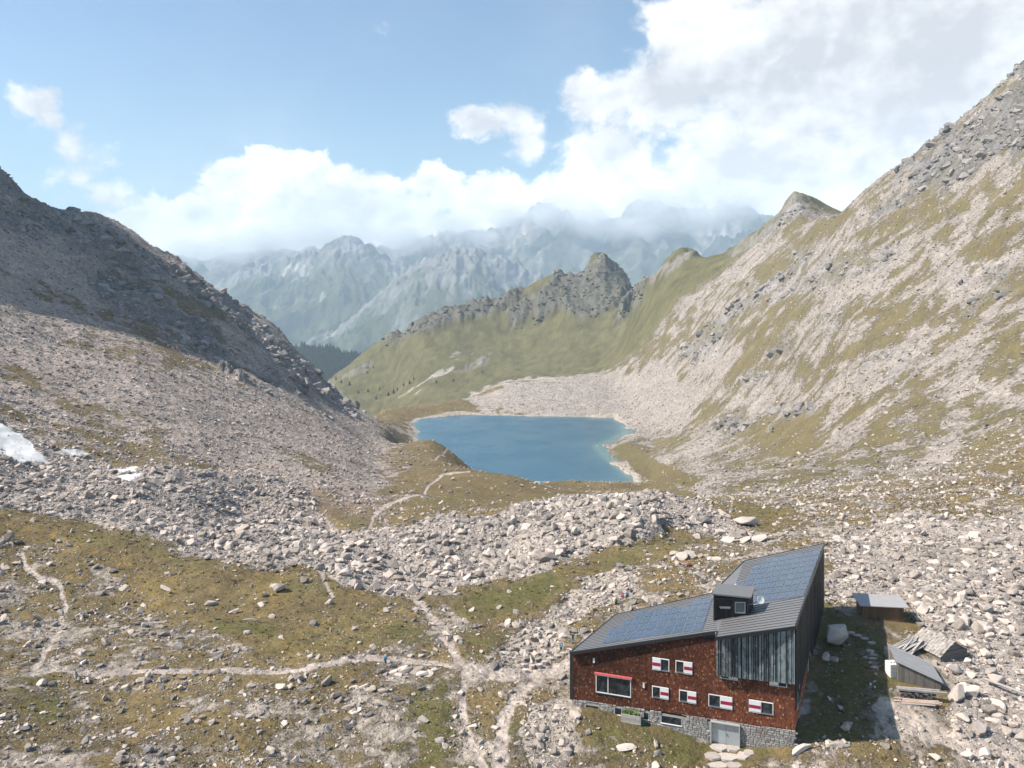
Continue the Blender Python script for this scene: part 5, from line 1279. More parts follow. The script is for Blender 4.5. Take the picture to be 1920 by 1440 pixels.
# stack of weathered boards leaning on stones
b = hit(1703, 1222); k = mpp(b)
st = Local('board_pile', b + Vector((0.2, 0.6, 0.1)), math.radians(38), 'fanned pile of long silver-grey boards between hut shadow and sheds', 'board pile')
r_ = random.Random(21)
for j in range(26):
    ln = r_.uniform(4.2, 6.8); y = r_.uniform(-1.5, 1.5); zz = 0.15 + 0.09 * (j // 5) + r_.uniform(0, .05); x = -ln / 2 + r_.uniform(-.6, .6)
    o = st.box('board', -ln / 2, -.13, 0, ln, r_.uniform(.2, .34), .07, M_greywood if r_.random() < .85 else M_oldwood)
    o.location = (x + ln / 2, y, zz + 0.3); o.rotation_euler = (r_.uniform(-.1, .1), r_.uniform(-.12, .04) - 0.06, r_.uniform(-.16, .16))
for x, y in ((-1.8, 0), (1.6, 0)): st.box('bearer', x, -1.7, -0.3, .22, 3.4, .6, M_oldwood)
# white tank
b = hit(1679, 1272); k = mpp(b)
ib = Local('water_tank', b - Vector((0, 0, 0.08)), math.radians(4), 'white caged water tank against the grey-roofed shed', 'tank')
tw, th_ = 19 * k, 27 * k
ib.box('container', -tw / 2, 0, .12, tw, tw, th_ - .15, M_white); ib.box('pallet', -tw / 2 - .03, -.03, 0, tw + .06, tw + .06, .11, M_greywood)
for j in range(4): ib.box('cage_bar', -tw / 2 + tw * (j + .4) / 4, -.035, .13, .04, .03, th_ - .16, M_bar)
for j in range(3): ib.box('cage_rail', -tw / 2 - .03, -.065, .3 + j * th_ * .3, tw + .06, .03, .05, M_bar)
for j in range(2): ib.box('filler_cap', -tw * .22 + j * tw * .3, tw * .4, th_ - .03, .18, .18, .07, M_trim)
# split-wood stack with a beam on top, loose planks on the ground
b = hit(1722, 1311); k = mpp(b)
ws = Local('firewood_stack', b - Vector((0, 0, 0.15)), math.radians(-7), 'stack of dark firewood under a bleached beam in front of the shed', 'firewood')
ln = 66 * k
for i in range(4):
    for j in range(19):
        m = MB(); x = -ln / 2 + .12 + j * (ln - .2) / 19 + (i % 2) * .08; m.tube((x, -.05 + r_.uniform(-.05, .05), .14 + i * .24), (x, .75, .14 + i * .24), .11 + r_.uniform(-.02, .02), 6)
        o = m.build('log', M_oldwood if r_.random() < .7 else M_wood_dark, ws.o)
bm_ = ws.box('beam', -ln / 2 - .2, .0, 0, ln + 1.6, .38, .26, M_greywood); bm_.location.z = 1.12; bm_.rotation_euler = (0, math.radians(2.2), 0)
bm_ = ws.box('beam', -ln / 2 - .2, .45, 0, ln + .8, .34, .24, M_greywood); bm_.location.z = 1.16; bm_.rotation_euler = (0, math.radians(2.0), math.radians(1))
b = hit(1725, 1322)
for j in range(7):
    p = b + Vector((r_.uniform(-.5, .5), -.1 + j * .16, 0)); o = mesh_obj('loose_plank', [(-3.2, -.12, 0), (3.0, -.12, 0), (3.0, .12, 0), (-3.2, .12, 0), (-3.2, -.12, .07), (3.0, -.12, .07), (3.0, .12, .07), (-3.2, .12, .07)],
        [(0, 3, 2, 1), (4, 5, 6, 7), (0, 1, 5, 4), (1, 2, 6, 5), (2, 3, 7, 6), (3, 0, 4, 7)], M_pinkwood if j % 3 else M_greywood)
    o.location = (p.x, p.y, gz(p.x, p.y) + .1 + .05 * (j % 3)); o.rotation_euler = (0, math.radians(r_.uniform(-1, 2)), math.radians(-9 + r_.uniform(-5, 5))); o.scale = (r_.uniform(.75, 1.05), 1, 1)
    tag(o, 'long pinkish plank lying on the ground before the firewood', 'plank', 'loose planks before the firewood')
# log lying in the boulder field
b = hit(1885, 1300); m = MB(); m.tube((-2.6, 0, 0), (2.6, 0, .2), .22, 8, .17); o = m.build('log', M_greywood); o.location = b + Vector((0, 0, .9)); o.rotation_euler = (0, .1, math.radians(-45)); tag(o, 'bleached log lying across the boulders at the right', 'log')

# ------------------------------------------------------------------ planter and watering can
b = FW.pt(FW.az(1186, 1345)[0], 0, 0.9); b = Vector((b.x, b.y, gz(b.x, b.y) - .05)); yaw = math.atan2(FW.e.y, FW.e.x)
pl = Local('planter', b, yaw, 'grey plank planter with green plants by the basement windows', 'planter')
for j in range(5): pl.box('slat', -1.35, -.55, .05 + j * .24, 2.7, .06, .21, M_greywood); pl.box('slat', -1.35, .5, .05 + j * .24, 2.7, .06, .21, M_greywood)
for s_ in (-1.36, 1.28):
    for j in range(5): pl.box('end_slat', s_, -.48, .05 + j * .24, .07, .97, .21, M_greywood)
pl.box('soil', -1.28, -.48, .1, 2.55, .97, .95, simple_mat('soil', (0.05, 0.035, 0.025), .95))
M_leaf = simple_mat('leaf_green', (0.09, 0.15, 0.03), .7, var=.5, scale=6)
for q in range(9):
    x = -1.0 + (q % 5) * .5 + r_.uniform(-.1, .1); y = -.2 if q < 5 else .2
    V = []; Fc = []
    for a in range(26):
        th2 = r_.uniform(0, 6.28); h = r_.uniform(.1, .55); rr = r_.uniform(.05, .3); i = len(V); c = Vector((x + rr * math.cos(th2), y + rr * math.sin(th2), 1.02 + h * .8))
        d1 = Vector((r_.uniform(-1, 1), r_.uniform(-1, 1), r_.uniform(-.3, .6))).normalized() * .16; d2 = d1.orthogonal().normalized() * .07
        V += [c - d1, c + d2, c + d1, c - d2]; Fc.append((i, i + 1, i + 2, i + 3))
    mesh_obj('leaves', V, Fc, M_leaf, pl.o)
b = FW.pt(FW.az(1207, 1352)[0], 0, 0.8); b = Vector((b.x, b.y, gz(b.x, b.y)))
wc = Local('watering_can', b, yaw, 'small green watering can beside the planter', 'watering can'); M_gr = simple_mat('green_plastic', (0.02, 0.25, 0.10), .4)
m = MB(); m.tube((0, 0, 0), (0, 0, .38), .2, 12, .17); m.build('body', M_gr, wc.o); m = MB(); m.tube((.15, 0, .1), (.5, 0, .42), .04, 8, .03); m.tube((.5, 0, .42), (.55, 0, .46), .07, 8); m.build('spout', M_gr, wc.o)
m = MB(); m.tube((-.17, 0, .32), (-.32, 0, .42), .025); m.tube((-.32, 0, .42), (-.2, 0, .08), .025); m.build('handle', M_gr, wc.o)

# ------------------------------------------------------------------ stone slabs and single rocks
M_slab = rock_material('slab_stone', (0.52, 0.455, 0.41), .5, 1.6, .2)
def slab_stone(px, py, rx, ry, label, group, th=.14, seed=0, name='stone_slab', lift=.03):
    r = random.Random(seed * 31 + int(px) * 7 + int(py)); c = hit(px, py); n = r.choice((6, 7, 8)); lo = []; hi = []
    yw = r.uniform(0, 6.28)
    for i in range(n):
        a = yw + i * 2 * math.pi / n; q = r.uniform(.78, 1.12); lo.append(Vector((rx * q * math.cos(a), ry * q * math.sin(a), -.1))); hi.append(Vector((rx * q * .94 * math.cos(a), ry * q * .94 * math.sin(a), th + r.uniform(-.02, .02))))
    m = MB(); m.hexa(lo, hi); o = m.build(name, M_slab); o.location = (c.x, c.y, gz(c.x, c.y) + lift); tag(o, label, 'stone slab', group); return o
for i, (x, y, rx, ry) in enumerate([(1348, 1402, 1.5, .9), (1375, 1404, 1.3, .9), (1335, 1418, 1.2, .9), (1362, 1420, 1.5, 1.0), (1392, 1418, .9, .9), (1345, 1436, 1.3, .8), (1375, 1436, 1.2, .8), (1404, 1412, .7, .8)]):
    slab_stone(x, y, rx, ry, 'pale paving slab before the basement door', 'paving slabs before the door', seed=i)
for i, (x, y) in enumerate([(1622, 1198), (1634, 1206), (1632, 1221), (1638, 1229), (1636, 1236), (1637, 1244), (1640, 1252), (1608, 1192), (1596, 1187)]):
    slab_stone(x, y, .75, .42, 'flat stepping stone on the path past the hut shadow', 'stepping stones', seed=i + 40)
for i, (x, y) in enumerate([(984, 1260), (998, 1252), (1010, 1250), (1020, 1244), (1032, 1238), (1044, 1233), (1056, 1228), (1066, 1222)]):
    slab_stone(x, y, .62, .5, 'upright-edged stone lining the upper side of the path by the hut', 'kerb stones along the path', th=.4, seed=i + 60, name='edging_stone')
def single(px, py, r, label, rot=None, sc=None, mesh=None, dark=False, name='boulder', sink=.35):
    c = hit(px, py); o = put_boulder(c.x, c.y, r, label, None, rot, sc, big_meshes[mesh] if mesh is not None else None, sink, name)
    return o
single(1567, 1208, 3.0, 'large smooth grey boulder standing against the hut\'s dark rear corner', (0, .1, .5), (2.9, 2.4, 2.6), 3, sink=.6)
single(1549, 1238, 1.3, 'grey rock just below the big boulder in the hut shadow', None, (1.3, 1.0, 1.1), 5)
single(1565, 1240, .9, 'smaller grey rock beside the rock in the hut shadow', None, (.9, .7, .8), 6)
single(1590, 1363, 1.1, 'white bent block lying deep in the hut shadow', None, (1.1, .8, .8), 8)
single(1573, 1399, 2.2, 'long flat rock at the near edge of the hut shadow', (0, 0, .2), (2.2, .9, .6), 1)
single(1502, 1408, 1.9, 'pointed brown-grey slab rock in front of the hut corner', (.1, -.25, .3), (2.0, .9, .9), 9)
single(1175, 1404, 1.6, 'flat pale boulder in the turf before the hut', (0, 0, .1), (1.7, .9, .55), 2)
single(1230, 1398, .9, 'white rock with a dark underside before the hut', None, (.95, .7, .6), 4)
single(523, 1108, 1.9, 'lone rounded boulder on the grassy hump left of the rubble belt', (0, 0, .4), (1.9, 1.7, 1.6), 7, sink=.6)
single(1026, 1050, 3.2, 'biggest block at the lower edge of the rubble belt', (.1, -.1, .2), (3.4, 2.4, 2.3), 10, sink=.4)
single(1122, 1105 - 78, 2.2, 'dark shaded block at the upper turf edge', (0, .1, 1.0), (2.3, 1.6, 1.2), 11)
single(1398, 985, 4.6, 'broad flat-topped boulder with shaded undercut below the lake', (0, 0, .1), (5.0, 3.2, 2.2), 12, sink=.5)
single(1185, 1030 - 115 + 82, 1.6, 'dark block on the mound crest', None, (1.7, 1.3, 1.2), 13)
single(1790, 1262, 2.2, 'tilted slab boulder just right of the sheds', (.3, .4, .3), (2.2, 1.5, 1.7), 14)
single(1797, 1310, 2.6, 'sharp-edged slab leaning right of the firewood stack', (.2, -.5, .6), (2.5, 1.6, 1.8), 15)
single(336, 1215, 1.1, 'wedge-shaped rock in the left turf above the path', (.2, .3, .2), (1.1, .8, 1.2), 0)
single(300, 1190, 1.2, 'pale heaped rock left of the wedge-shaped one', None, (1.3, .8, .8), 2)
single(395, 1135, 1.5, 'pale split block in the left meadow hollow', (.3, .2, .5), (1.5, .8, 1.0), 3)
single(440, 1150, 1.4, 'rounded pale block right of the split one in the meadow hollow', None, (1.4, 1.0, .8), 5)
single(470, 1163, 1.9, 'long flat slab in the meadow hollow', (0, .05, .1), (2.0, .6, .4), 9)
single(310, 1105, 1.9, 'long tilted slab on the grassy left slope', (0, .25, -.4), (1.9, .8, .6), 11)
single(630, 1310, 1.3, 'smooth upright pale rock on the lower left turf', (.3, 0, .6), (1.1, .6, 1.2), 4)
single(612, 1283, 1.6, 'large pale pointed rock below the path', (.1, -.3, .9), (1.5, .9, 1.2), 6)
single(508, 1408, .9, 'striped oval rock near the lower edge', None, (1.0, .7, .5), 8)
single(556, 1428, .9, 'upright pale stone at the bottom edge', (0, .1, .3), (.6, .4, 1.1), 10)
single(1120, 838, 1.6, 'dark rock at the lake\'s right-hand point', None, (2.6, 1.8, 1.4), 12)
single(1130, 1000 - 90 + 12, 1.0, 'small dark rock on the lake\'s near shore', None, (1.6, 1.2, 1.0), 13) if False else None
# layered bedrock outcrops
def outcrop(px, py, n, w, dpt, hgt, yaw, label, seed):
    r = random.Random(seed); c = hit(px, py); t = empty('rock_outcrop', (c.x, c.y, gz(c.x, c.y) - .3)); t.rotation_euler = (0, 0, yaw); tag(t, label, 'rock outcrop', None)
    for i in range(n):
        f = i / n; me = big_meshes[r.randrange(16)]; o = bpy.data.objects.new('rock_ledge', me); C.objects.link(o); o.parent = t
        o.location = ((f - .5) * w * .9 + r.uniform(-.5, .5), r.uniform(-.35, .35) * dpt, hgt * r.uniform(0.0, .35)); o.scale = (w / n * r.uniform(.9, 1.6), dpt * r.uniform(.25, .5), hgt * r.uniform(.35, .75)); o.rotation_euler = (r.uniform(-.15, .15), -.3 + r.uniform(-.12, .12), r.uniform(-.3, .3))
outcrop(1305, 1045, 9, 12, 5, 2.6, -.4, 'pale layered rock rib rising behind the hut\'s low roof', 1)
outcrop(1425, 1015, 9, 17, 7, 3.0, -.2, 'broad ribbed bedrock slab behind the hut\'s high roof', 2)
outcrop(770, 1262, 9, 10, 3.5, 1.6, .1, 'jagged pale rock rib below the path junction', 3)
outcrop(665, 1330, 6, 6, 2.5, 1.0, .2, 'low pale bedrock patch in the lower turf', 4)
outcrop(1145, 1100, 7, 7, 3, 1.6, .5, 'pale rock ledge above the resting hikers', 5)
outcrop(700, 1290, 6, 7, 3, 1.2, -.2, 'broken pale rocks left of the rock rib', 6)
outcrop(1040, 1195, 8, 9, 4, 1.5, .6, 'pale broken ledge above the path by the hut', 7)
outcrop(8, 1020, 4, 4.5, 3, 5.5, .3, 'dark stacked rock tower at the left edge', 8)

# ------------------------------------------------------------------ hikers
SK = simple_mat('skin', (0.45, 0.27, 0.19), .6, var=.05); HAIR = simple_mat('hair', (0.04, 0.025, 0.015), .7)
def cloth(n, c): return simple_mat(n, c, .85, var=.12, scale=8)
def ring(m, c, rx, ry, n=10, yaw=0):
    i = len(m.v)
    for k in range(n):
        a = k * 2 * math.pi / n; m.v.append((c[0] + rx * math.cos(a), c[1] + ry * math.sin(a), c[2]))
    return i
def limb(pts, rad, n=8):
    """tapered tube through points, capped"""
    V = []; Fc = []
    P_ = [Vector(p) for p in pts]
    for i, p in enumerate(P_):
        d = (P_[min(i + 1, len(P_) - 1)] - P_[max(i - 1, 0)]).normalized(); e = d.cross(Vector((0, 1, 0.01))).normalized(); g = d.cross(e)
        for k in range(n): a = k * 2 * math.pi / n; V.append(p + (e * math.cos(a) + g * math.sin(a)) * rad[i])
    for i in range(len(P_) - 1):
        for k in range(n): Fc.append((i * n + k, i * n + (k + 1) % n, (i + 1) * n + (k + 1) % n, (i + 1) * n + k))
    Fc.append(tuple(reversed(range(n)))); Fc.append(tuple(range((len(P_) - 1) * n, len(P_) * n)))
    return V, Fc
def body_mesh(name, J, mat, parent, R_):
    """one continuous skinned figure grown over a joint skeleton"""
    names = list(J); me = bpy.data.meshes.new(name)
    E_ = [('pelvis', 'waist'), ('waist', 'chest'), ('chest', 'neck'), ('neck', 'chin'), ('chin', 'crown'), ('chest', 'sh_l'), ('sh_l', 'el_l'), ('el_l', 'wr_l'), ('wr_l', 'ha_l'), ('chest', 'sh_r'), ('sh_r', 'el_r'), ('el_r', 'wr_r'), ('wr_r', 'ha_r'),
          ('pelvis', 'hip_l'), ('hip_l', 'kn_l'), ('kn_l', 'an_l'), ('an_l', 'to_l'), ('pelvis', 'hip_r'), ('hip_r', 'kn_r'), ('kn_r', 'an_r'), ('an_r', 'to_r')]
    me.from_pydata([J[n] for n in names], [(names.index(a), names.index(b)) for a, b in E_], []); me.materials.append(mat)
    o = bpy.data.objects.new(name, me); C.objects.link(o); o.parent = parent
    sk = o.modifiers.new('skin', 'SKIN'); sk.use_smooth_shade = True
    if not me.skin_vertices:
        bm = bmesh.new(); bm.from_mesh(me); bm.verts.layers.skin.verify(); bm.to_mesh(me); bm.free()
    for i, n in enumerate(names):
        r = R_[n.split('_')[0]]; v = me.skin_vertices[0].data[i]; v.radius = (r, r); v.use_root = (n == 'pelvis')
    o.modifiers.new('sub', 'SUBSURF').levels = 1; o.modifiers['sub'].render_levels = 1
    return o
RAD = {'pelvis': .13, 'waist': .115, 'chest': .135, 'neck': .06, 'chin': .085, 'crown': .09, 'sh': .065, 'el': .048, 'wr': .036, 'ha': .042, 'hip': .10, 'kn': .065, 'an': .046, 'to': .045}
def person(px, py, yaw, label, pose, top, bottom, pack=None, hat=None, group='hikers near the hut', h=1.74, base=None, long=True):
    c = base or hit(px, py); t = empty('person', (c.x, c.y, gz(c.x, c.y) if base is None else c.z)); t.rotation_euler = (0, 0, yaw); s = h / 1.74; t.scale = (s, s, s); tag(t, label, 'person', group)
    J = {'pelvis': (0, 0, .93), 'waist': (0, 0, 1.1), 'chest': (0, .01, 1.34), 'neck': (0, .01, 1.50), 'chin': (0, .04, 1.60), 'crown': (0, .03, 1.68),
         'sh_l': (.19, 0, 1.41), 'el_l': (.26, .02, 1.13), 'wr_l': (.25, .1, .89), 'ha_l': (.25, .13, .80), 'sh_r': (-.19, 0, 1.41), 'el_r': (-.26, .02, 1.13), 'wr_r': (-.25, .1, .89), 'ha_r': (-.25, .13, .80),
         'hip_l': (.10, 0, .88), 'kn_l': (.11, .03, .48), 'an_l': (.11, -.01, .09), 'to_l': (.12, .14, .05), 'hip_r': (-.10, 0, .88), 'kn_r': (-.11, .03, .48), 'an_r': (-.11, -.01, .09), 'to_r': (-.12, .14, .05)}
    if pose == 'walk':
        J.update({'kn_l': (.10, .22, .50), 'an_l': (.10, .28, .10), 'to_l': (.10, .43, .06), 'kn_r': (-.10, -.10, .48), 'an_r': (-.10, -.38, .16), 'to_r': (-.10, -.28, .06), 'el_l': (.25, -.14, 1.15), 'wr_l': (.24, -.1, .92), 'ha_l': (.24, -.06, .83),
                  'el_r': (-.25, .12, 1.16), 'wr_r': (-.22, .34, 1.08), 'ha_r': (-.22, .43, 1.09), 'chest': (0, .07, 1.33), 'neck': (0, .11, 1.49), 'chin': (0, .15, 1.58), 'crown': (0, .15, 1.66)})
    if pose == 'armsup':
        J.update({'el_l': (.40, .14, 1.46), 'wr_l': (.26, .24, 1.62), 'ha_l': (.18, .25, 1.66), 'el_r': (-.40, .14, 1.46), 'wr_r': (-.26, .24, 1.62), 'ha_r': (-.18, .25, 1.66)})
    if pose == 'sit':
        J = {k: (x, y, z - .60) for k, (x, y, z) in J.items()}
        J.update({'kn_l': (.15, .42, .50), 'an_l': (.14, .60, .10), 'to_l': (.15, .74, .06), 'kn_r': (-.15, .44, .48), 'an_r': (-.14, .56, .10), 'to_r': (-.15, .70, .06), 'el_l': (.27, .14, .56), 'wr_l': (.20, .36, .52), 'ha_l': (.17, .43, .52), 'el_r': (-.27, .14, .56), 'wr_r': (-.20, .36, .52), 'ha_r': (-.17, .43, .52)})
    body_mesh('body', J, SK, t, RAD)
    dz = J['pelvis'][2] - .93
    # jacket or shirt
    def L2(a, b, f): return Vector(a).lerp(Vector(b), f)
    m = MB()
    def add(V, Fc):
        i = len(m.v); m.v += [tuple(v) for v in V]; m.f += [tuple(q + i for q in f) for f in Fc]
    add(*limb([L2(J['pelvis'], J['waist'], .1), J['waist'], L2(J['waist'], J['chest'], .6), J['chest'], L2(J['chest'], J['neck'], .55)], [.185, .165, .185, .195, .10], 12))
    for sd_ in 'lr':
        add(*limb([L2(J['chest'], J['sh_' + sd_], .5), J['sh_' + sd_], L2(J['sh_' + sd_], J['el_' + sd_], .6), J['el_' + sd_], L2(J['el_' + sd_], J['wr_' + sd_], .85 if long else .05)], [.11, .095, .08, .07, .058], 8))
    m.build('shirt', top, t)
    m = MB(); add(*limb([L2(J['pelvis'], J['waist'], .35), J['pelvis'], L2(J['pelvis'], J['hip_l'], .6) * .5 + L2(J['pelvis'], J['hip_r'], .6) * .5 - Vector((0, 0, .06))], [.172, .185, .15], 12))
    for sd_ in 'lr': add(*limb([J['hip_' + sd_], L2(J['hip_' + sd_], J['kn_' + sd_], .6), J['kn_' + sd_]] + ([L2(J['kn_' + sd_], J['an_' + sd_], .9)] if long else []), [.125, .105, .095] + ([.075] if long else []), 8))
    m.build('trousers', bottom, t)
    # head with hair, nose, eyes, ears
    ch = Vector(J['chin']); cr = Vector(J['crown'])
    bmh = bmesh.new(); bmesh.ops.create_uvsphere(bmh, u_segments=12, v_segments=8, radius=1)
    for v in bmh.verts: v.co = Vector((v.co.x * .082, v.co.y * .098, v.co.z * .118)) + (ch + cr) / 2 + Vector((0, .01, 0))
    me = bpy.data.meshes.new('head'); bmh.to_mesh(me); bmh.free(); me.materials.append(SK); hd = bpy.data.objects.new('head', me); C.objects.link(hd); hd.parent = t
    hc = (ch + cr) / 2
    m = MB(); m.tube(hc + Vector((0, .10, .0)), hc + Vector((0, .125, -.02)), .014, 6); m.build('nose', SK, hd)
    for q in (-1, 1):
        m = MB(); m.tube(hc + Vector((q * .03, .098, .015)), hc + Vector((q * .03, .106, .015)), .010, 6); m.build('eye', HAIR, hd)
        m = MB(); m.tube(hc + Vector((q * .082, .0, .0)), hc + Vector((q * .094, -.01, .0)), .022, 6); m.build('ear', SK, hd)
    m = MB(); m.box(hc + Vector((-.025, .094, -.055)), Vector((.05, 0, 0)), Vector((0, .012, 0)), Vector((0, 0, .010))); m.build('mouth', cloth('lip', (.30, .10, .09)), hd)
    bmh = bmesh.new(); bmesh.ops.create_uvsphere(bmh, u_segments=12, v_segments=8, radius=1)
    for v in bmh.verts:
        z = max(v.co.z, -.35 if v.co.y < .2 else .35); v.co = Vector((v.co.x * .094, v.co.y * .110, z * .122)) + hc + Vector((0, -.006, .012))
    me = bpy.data.meshes.new('hair'); bmh.to_mesh(me); bmh.free(); me.materials.append(hat or HAIR); o = bpy.data.objects.new('cap' if hat else 'hair', me); C.objects.link(o); o.parent = hd
    # five fingers on each hand
    for sd_ in 'lr':
        w = Vector(J['wr_' + sd_]); hnd = Vector(J['ha_' + sd_]); d = (hnd - w).normalized(); side = d.cross(Vector((0, 1, 0.2))).normalized(); m = MB()
        for q in range(4): a = hnd + d * .02 + side * (q - 1.5) * .021; ln_ = (.065, .078, .073, .055)[q]; m.tube(a, a + d * ln_ * .6, .009, 5); m.tube(a + d * ln_ * .6, a + d * ln_ + Vector((0, .02, 0)), .008, 5)
        a = hnd + side * .035; m.tube(a, a + (d + side * .8).normalized() * .055, .010, 5); m.build('fingers', SK, t)
    for sd_ in 'lr':
        a = Vector(J['an_' + sd_]); to = Vector(J['to_' + sd_]); m = MB(); V, Fc = limb([a + Vector((0, -.06, -.02)), a + Vector((0, .02, -.02)), to + Vector((0, .03, -.005))], [.055, .065, .048], 8); m.v = [tuple(v) for v in V]; m.f = Fc; m.build('boot', cloth('boot', (.05, .04, .035)), t)
    if pack:
        p0 = Vector(J['chest']) + Vector((0, -.22, -.13)); m = MB(); V, Fc = limb([p0 + Vector((0, 0, -.24)), p0 + Vector((0, -.03, -.1)), p0 + Vector((0, -.02, .15)), p0 + Vector((0, .03, .28))], [.12, .17, .165, .09], 10); m.v = [tuple(v) for v in V]; m.f = Fc; m.build('backpack', pack, t)
    return t
navy = cloth('navy_cloth', (.02, .025, .045)); lblue = cloth('light_blue_cloth', (.16, .34, .48)); teal = cloth('teal_cloth', (.03, .25, .42)); greenc_ = cloth('green_cloth', (.05, .25, .08)); blk = cloth('black_cloth', (.015, .015, .018))
orange_ = cloth('orange_cloth', (.62, .16, .05)); pinkc = cloth('pink_cloth', (.50, .06, .14)); whitec = cloth('white_cloth', (.65, .62, .6)); denim = cloth('denim_cloth', (.05, .10, .2)); red_ = cloth('red_cloth', (.4, .03, .03))
person(723, 1249, -1.9, 'hiker in a blue top and dark shorts striding along the left path', 'walk', teal, navy, teal, None, long=False)
person(1052, 1223, 0.5, 'hiker in a light blue shirt seen from behind by the hut corner', 'stand', lblue, denim, lblue, red_, long=False)
person(1074, 1206, 2.6, 'hiker in a dark top with raised arms behind the hut corner', 'armsup', navy, teal, None, None, long=False)
person(1155, 1137, 2.9, 'hiker in a green jacket and black trousers standing above the roof edge', 'stand', greenc_, blk, blk, whitec)
person(1168, 1122, 2.4, 'seated hiker in a pink top left in the resting group', 'sit', pinkc, navy)
person(1176, 1119, 2.9, 'seated hiker in a blue-green top in the middle of the resting group', 'sit', teal, blk)
person(1184, 1114, 3.4, 'seated hiker in dark clothes at the right of the resting group', 'sit', navy, denim, None, blk)
person(1180, 1105, 2.8, 'hiker in white standing behind the resting group', 'stand', whitec, whitec)
person(1220, 1150, 1.2, 'dark-haired hiker whose head shows over the roof edge', 'stand', blk, navy)
person(1291, 1062, 2.9, 'hiker in an orange top sitting near the rock rib', 'sit', orange_, navy)
person(1283, 1063, 2.6, 'hiker in a faded red top sitting left of the orange one', 'sit', cloth('salmon_cloth', (.6, .25, .18)), denim)

# ------------------------------------------------------------------ conifers on the far slope and in the valley
M_fir = simple_mat('fir_needles', (0.028, 0.042, 0.018), .9, var=.5, scale=.5); M_bark = simple_mat('bark', (0.08, 0.055, 0.04), .9)
def fir_mesh(seed, h=1.0):
    r = random.Random(seed); V = []; Fc = []
    for k in range(9):
        z = .12 + .88 * k / 9; rad = .20 * (1 - k / 9.6); n = 9
        for q in range(n):
            a = q * 2 * math.pi / n + r.uniform(-.3, .3); ra = rad * r.uniform(.7, 1.2); i = len(V); w = .09 * (1 - k / 11)
            V += [(0, 0, z + .12), (ra * math.cos(a) - w * math.sin(a), ra * math.sin(a) + w * math.cos(a), z - .03), (ra * 1.1 * math.cos(a), ra * 1.1 * math.sin(a), z - .07), (ra * math.cos(a) + w * math.sin(a), ra * math.sin(a) - w * math.cos(a), z - .03)]; Fc.append((i, i + 1, i + 2, i + 3))
    me = bpy.data.meshes.new('fir_crown'); me.from_pydata(V, [], Fc); me.materials.append(M_fir); return me
firs = [fir_mesh(i) for i in range(4)]
m = MB(); m.tube((0, 0, -.03), (0, 0, .5), .02, 6, .01); tk = m.build('trunk_shape', M_bark); trunk_me = tk.data; bpy.data.objects.remove(tk)
rt = random.Random(17)
for (x, y, h) in [(738, 738, 14), (728, 742, 12), (757, 724, 10), (768, 720, 12), (776, 712, 9), (818, 718, 10), (850, 715, 9), (690, 735, 11), (705, 748, 10), (655, 722, 12), (640, 718, 10), (712, 730, 8), (745, 732, 9), (672, 738, 9), (700, 690, 8), (688, 700, 9), (630, 712, 11), (905, 700, 8)]:
    c = hit(x, y)
    if c.y < 1350: continue
    t = empty('fir_tree', (c.x, c.y, c.z - .3)); tag(t, 'small dark fir standing on the green slope beyond the lake', 'tree', 'firs on the far green slope')
    o = bpy.data.objects.new('crown', firs[rt.randrange(4)]); C.objects.link(o); o.parent = t; o.scale = (h * 1.15, h * 1.15, h)
    o = bpy.data.objects.new('trunk', trunk_me); C.objects.link(o); o.parent = t; o.scale = (h, h, h)
fc = bpy.data.collections.new('fir_shapes')
for i in range(4):
    o = bpy.data.objects.new('fir_shape_%d' % i, firs[i]); fc.objects.link(o)
Uh, Dh, Zh = hillg; nf = 5200
jj = rs.randint(0, 50, nf); ii = rs.randint(0, Uh.shape[1], nf)
dd = Dh[jj, ii] + rs.uniform(-4, 4, nf); xx = Uh[jj, ii] * dd + rs.uniform(-5, 5, nf); zz = Zh[jj, ii] + CAMZ
hh = rs.uniform(13, 24, nf)
o = gn_scatter('conifer_wood', np.stack([xx, dd, zz - 1], 1), np.stack([hh * 1.2, hh * 1.2, hh], 1), np.stack([hh * 0, hh * 0, rs.uniform(0, 6, nf)], 1), rs.randint(0, 4, nf), fc)
tag(o, 'dark conifer wood covering the low hill in the valley', 'forest', None, 'stuff')
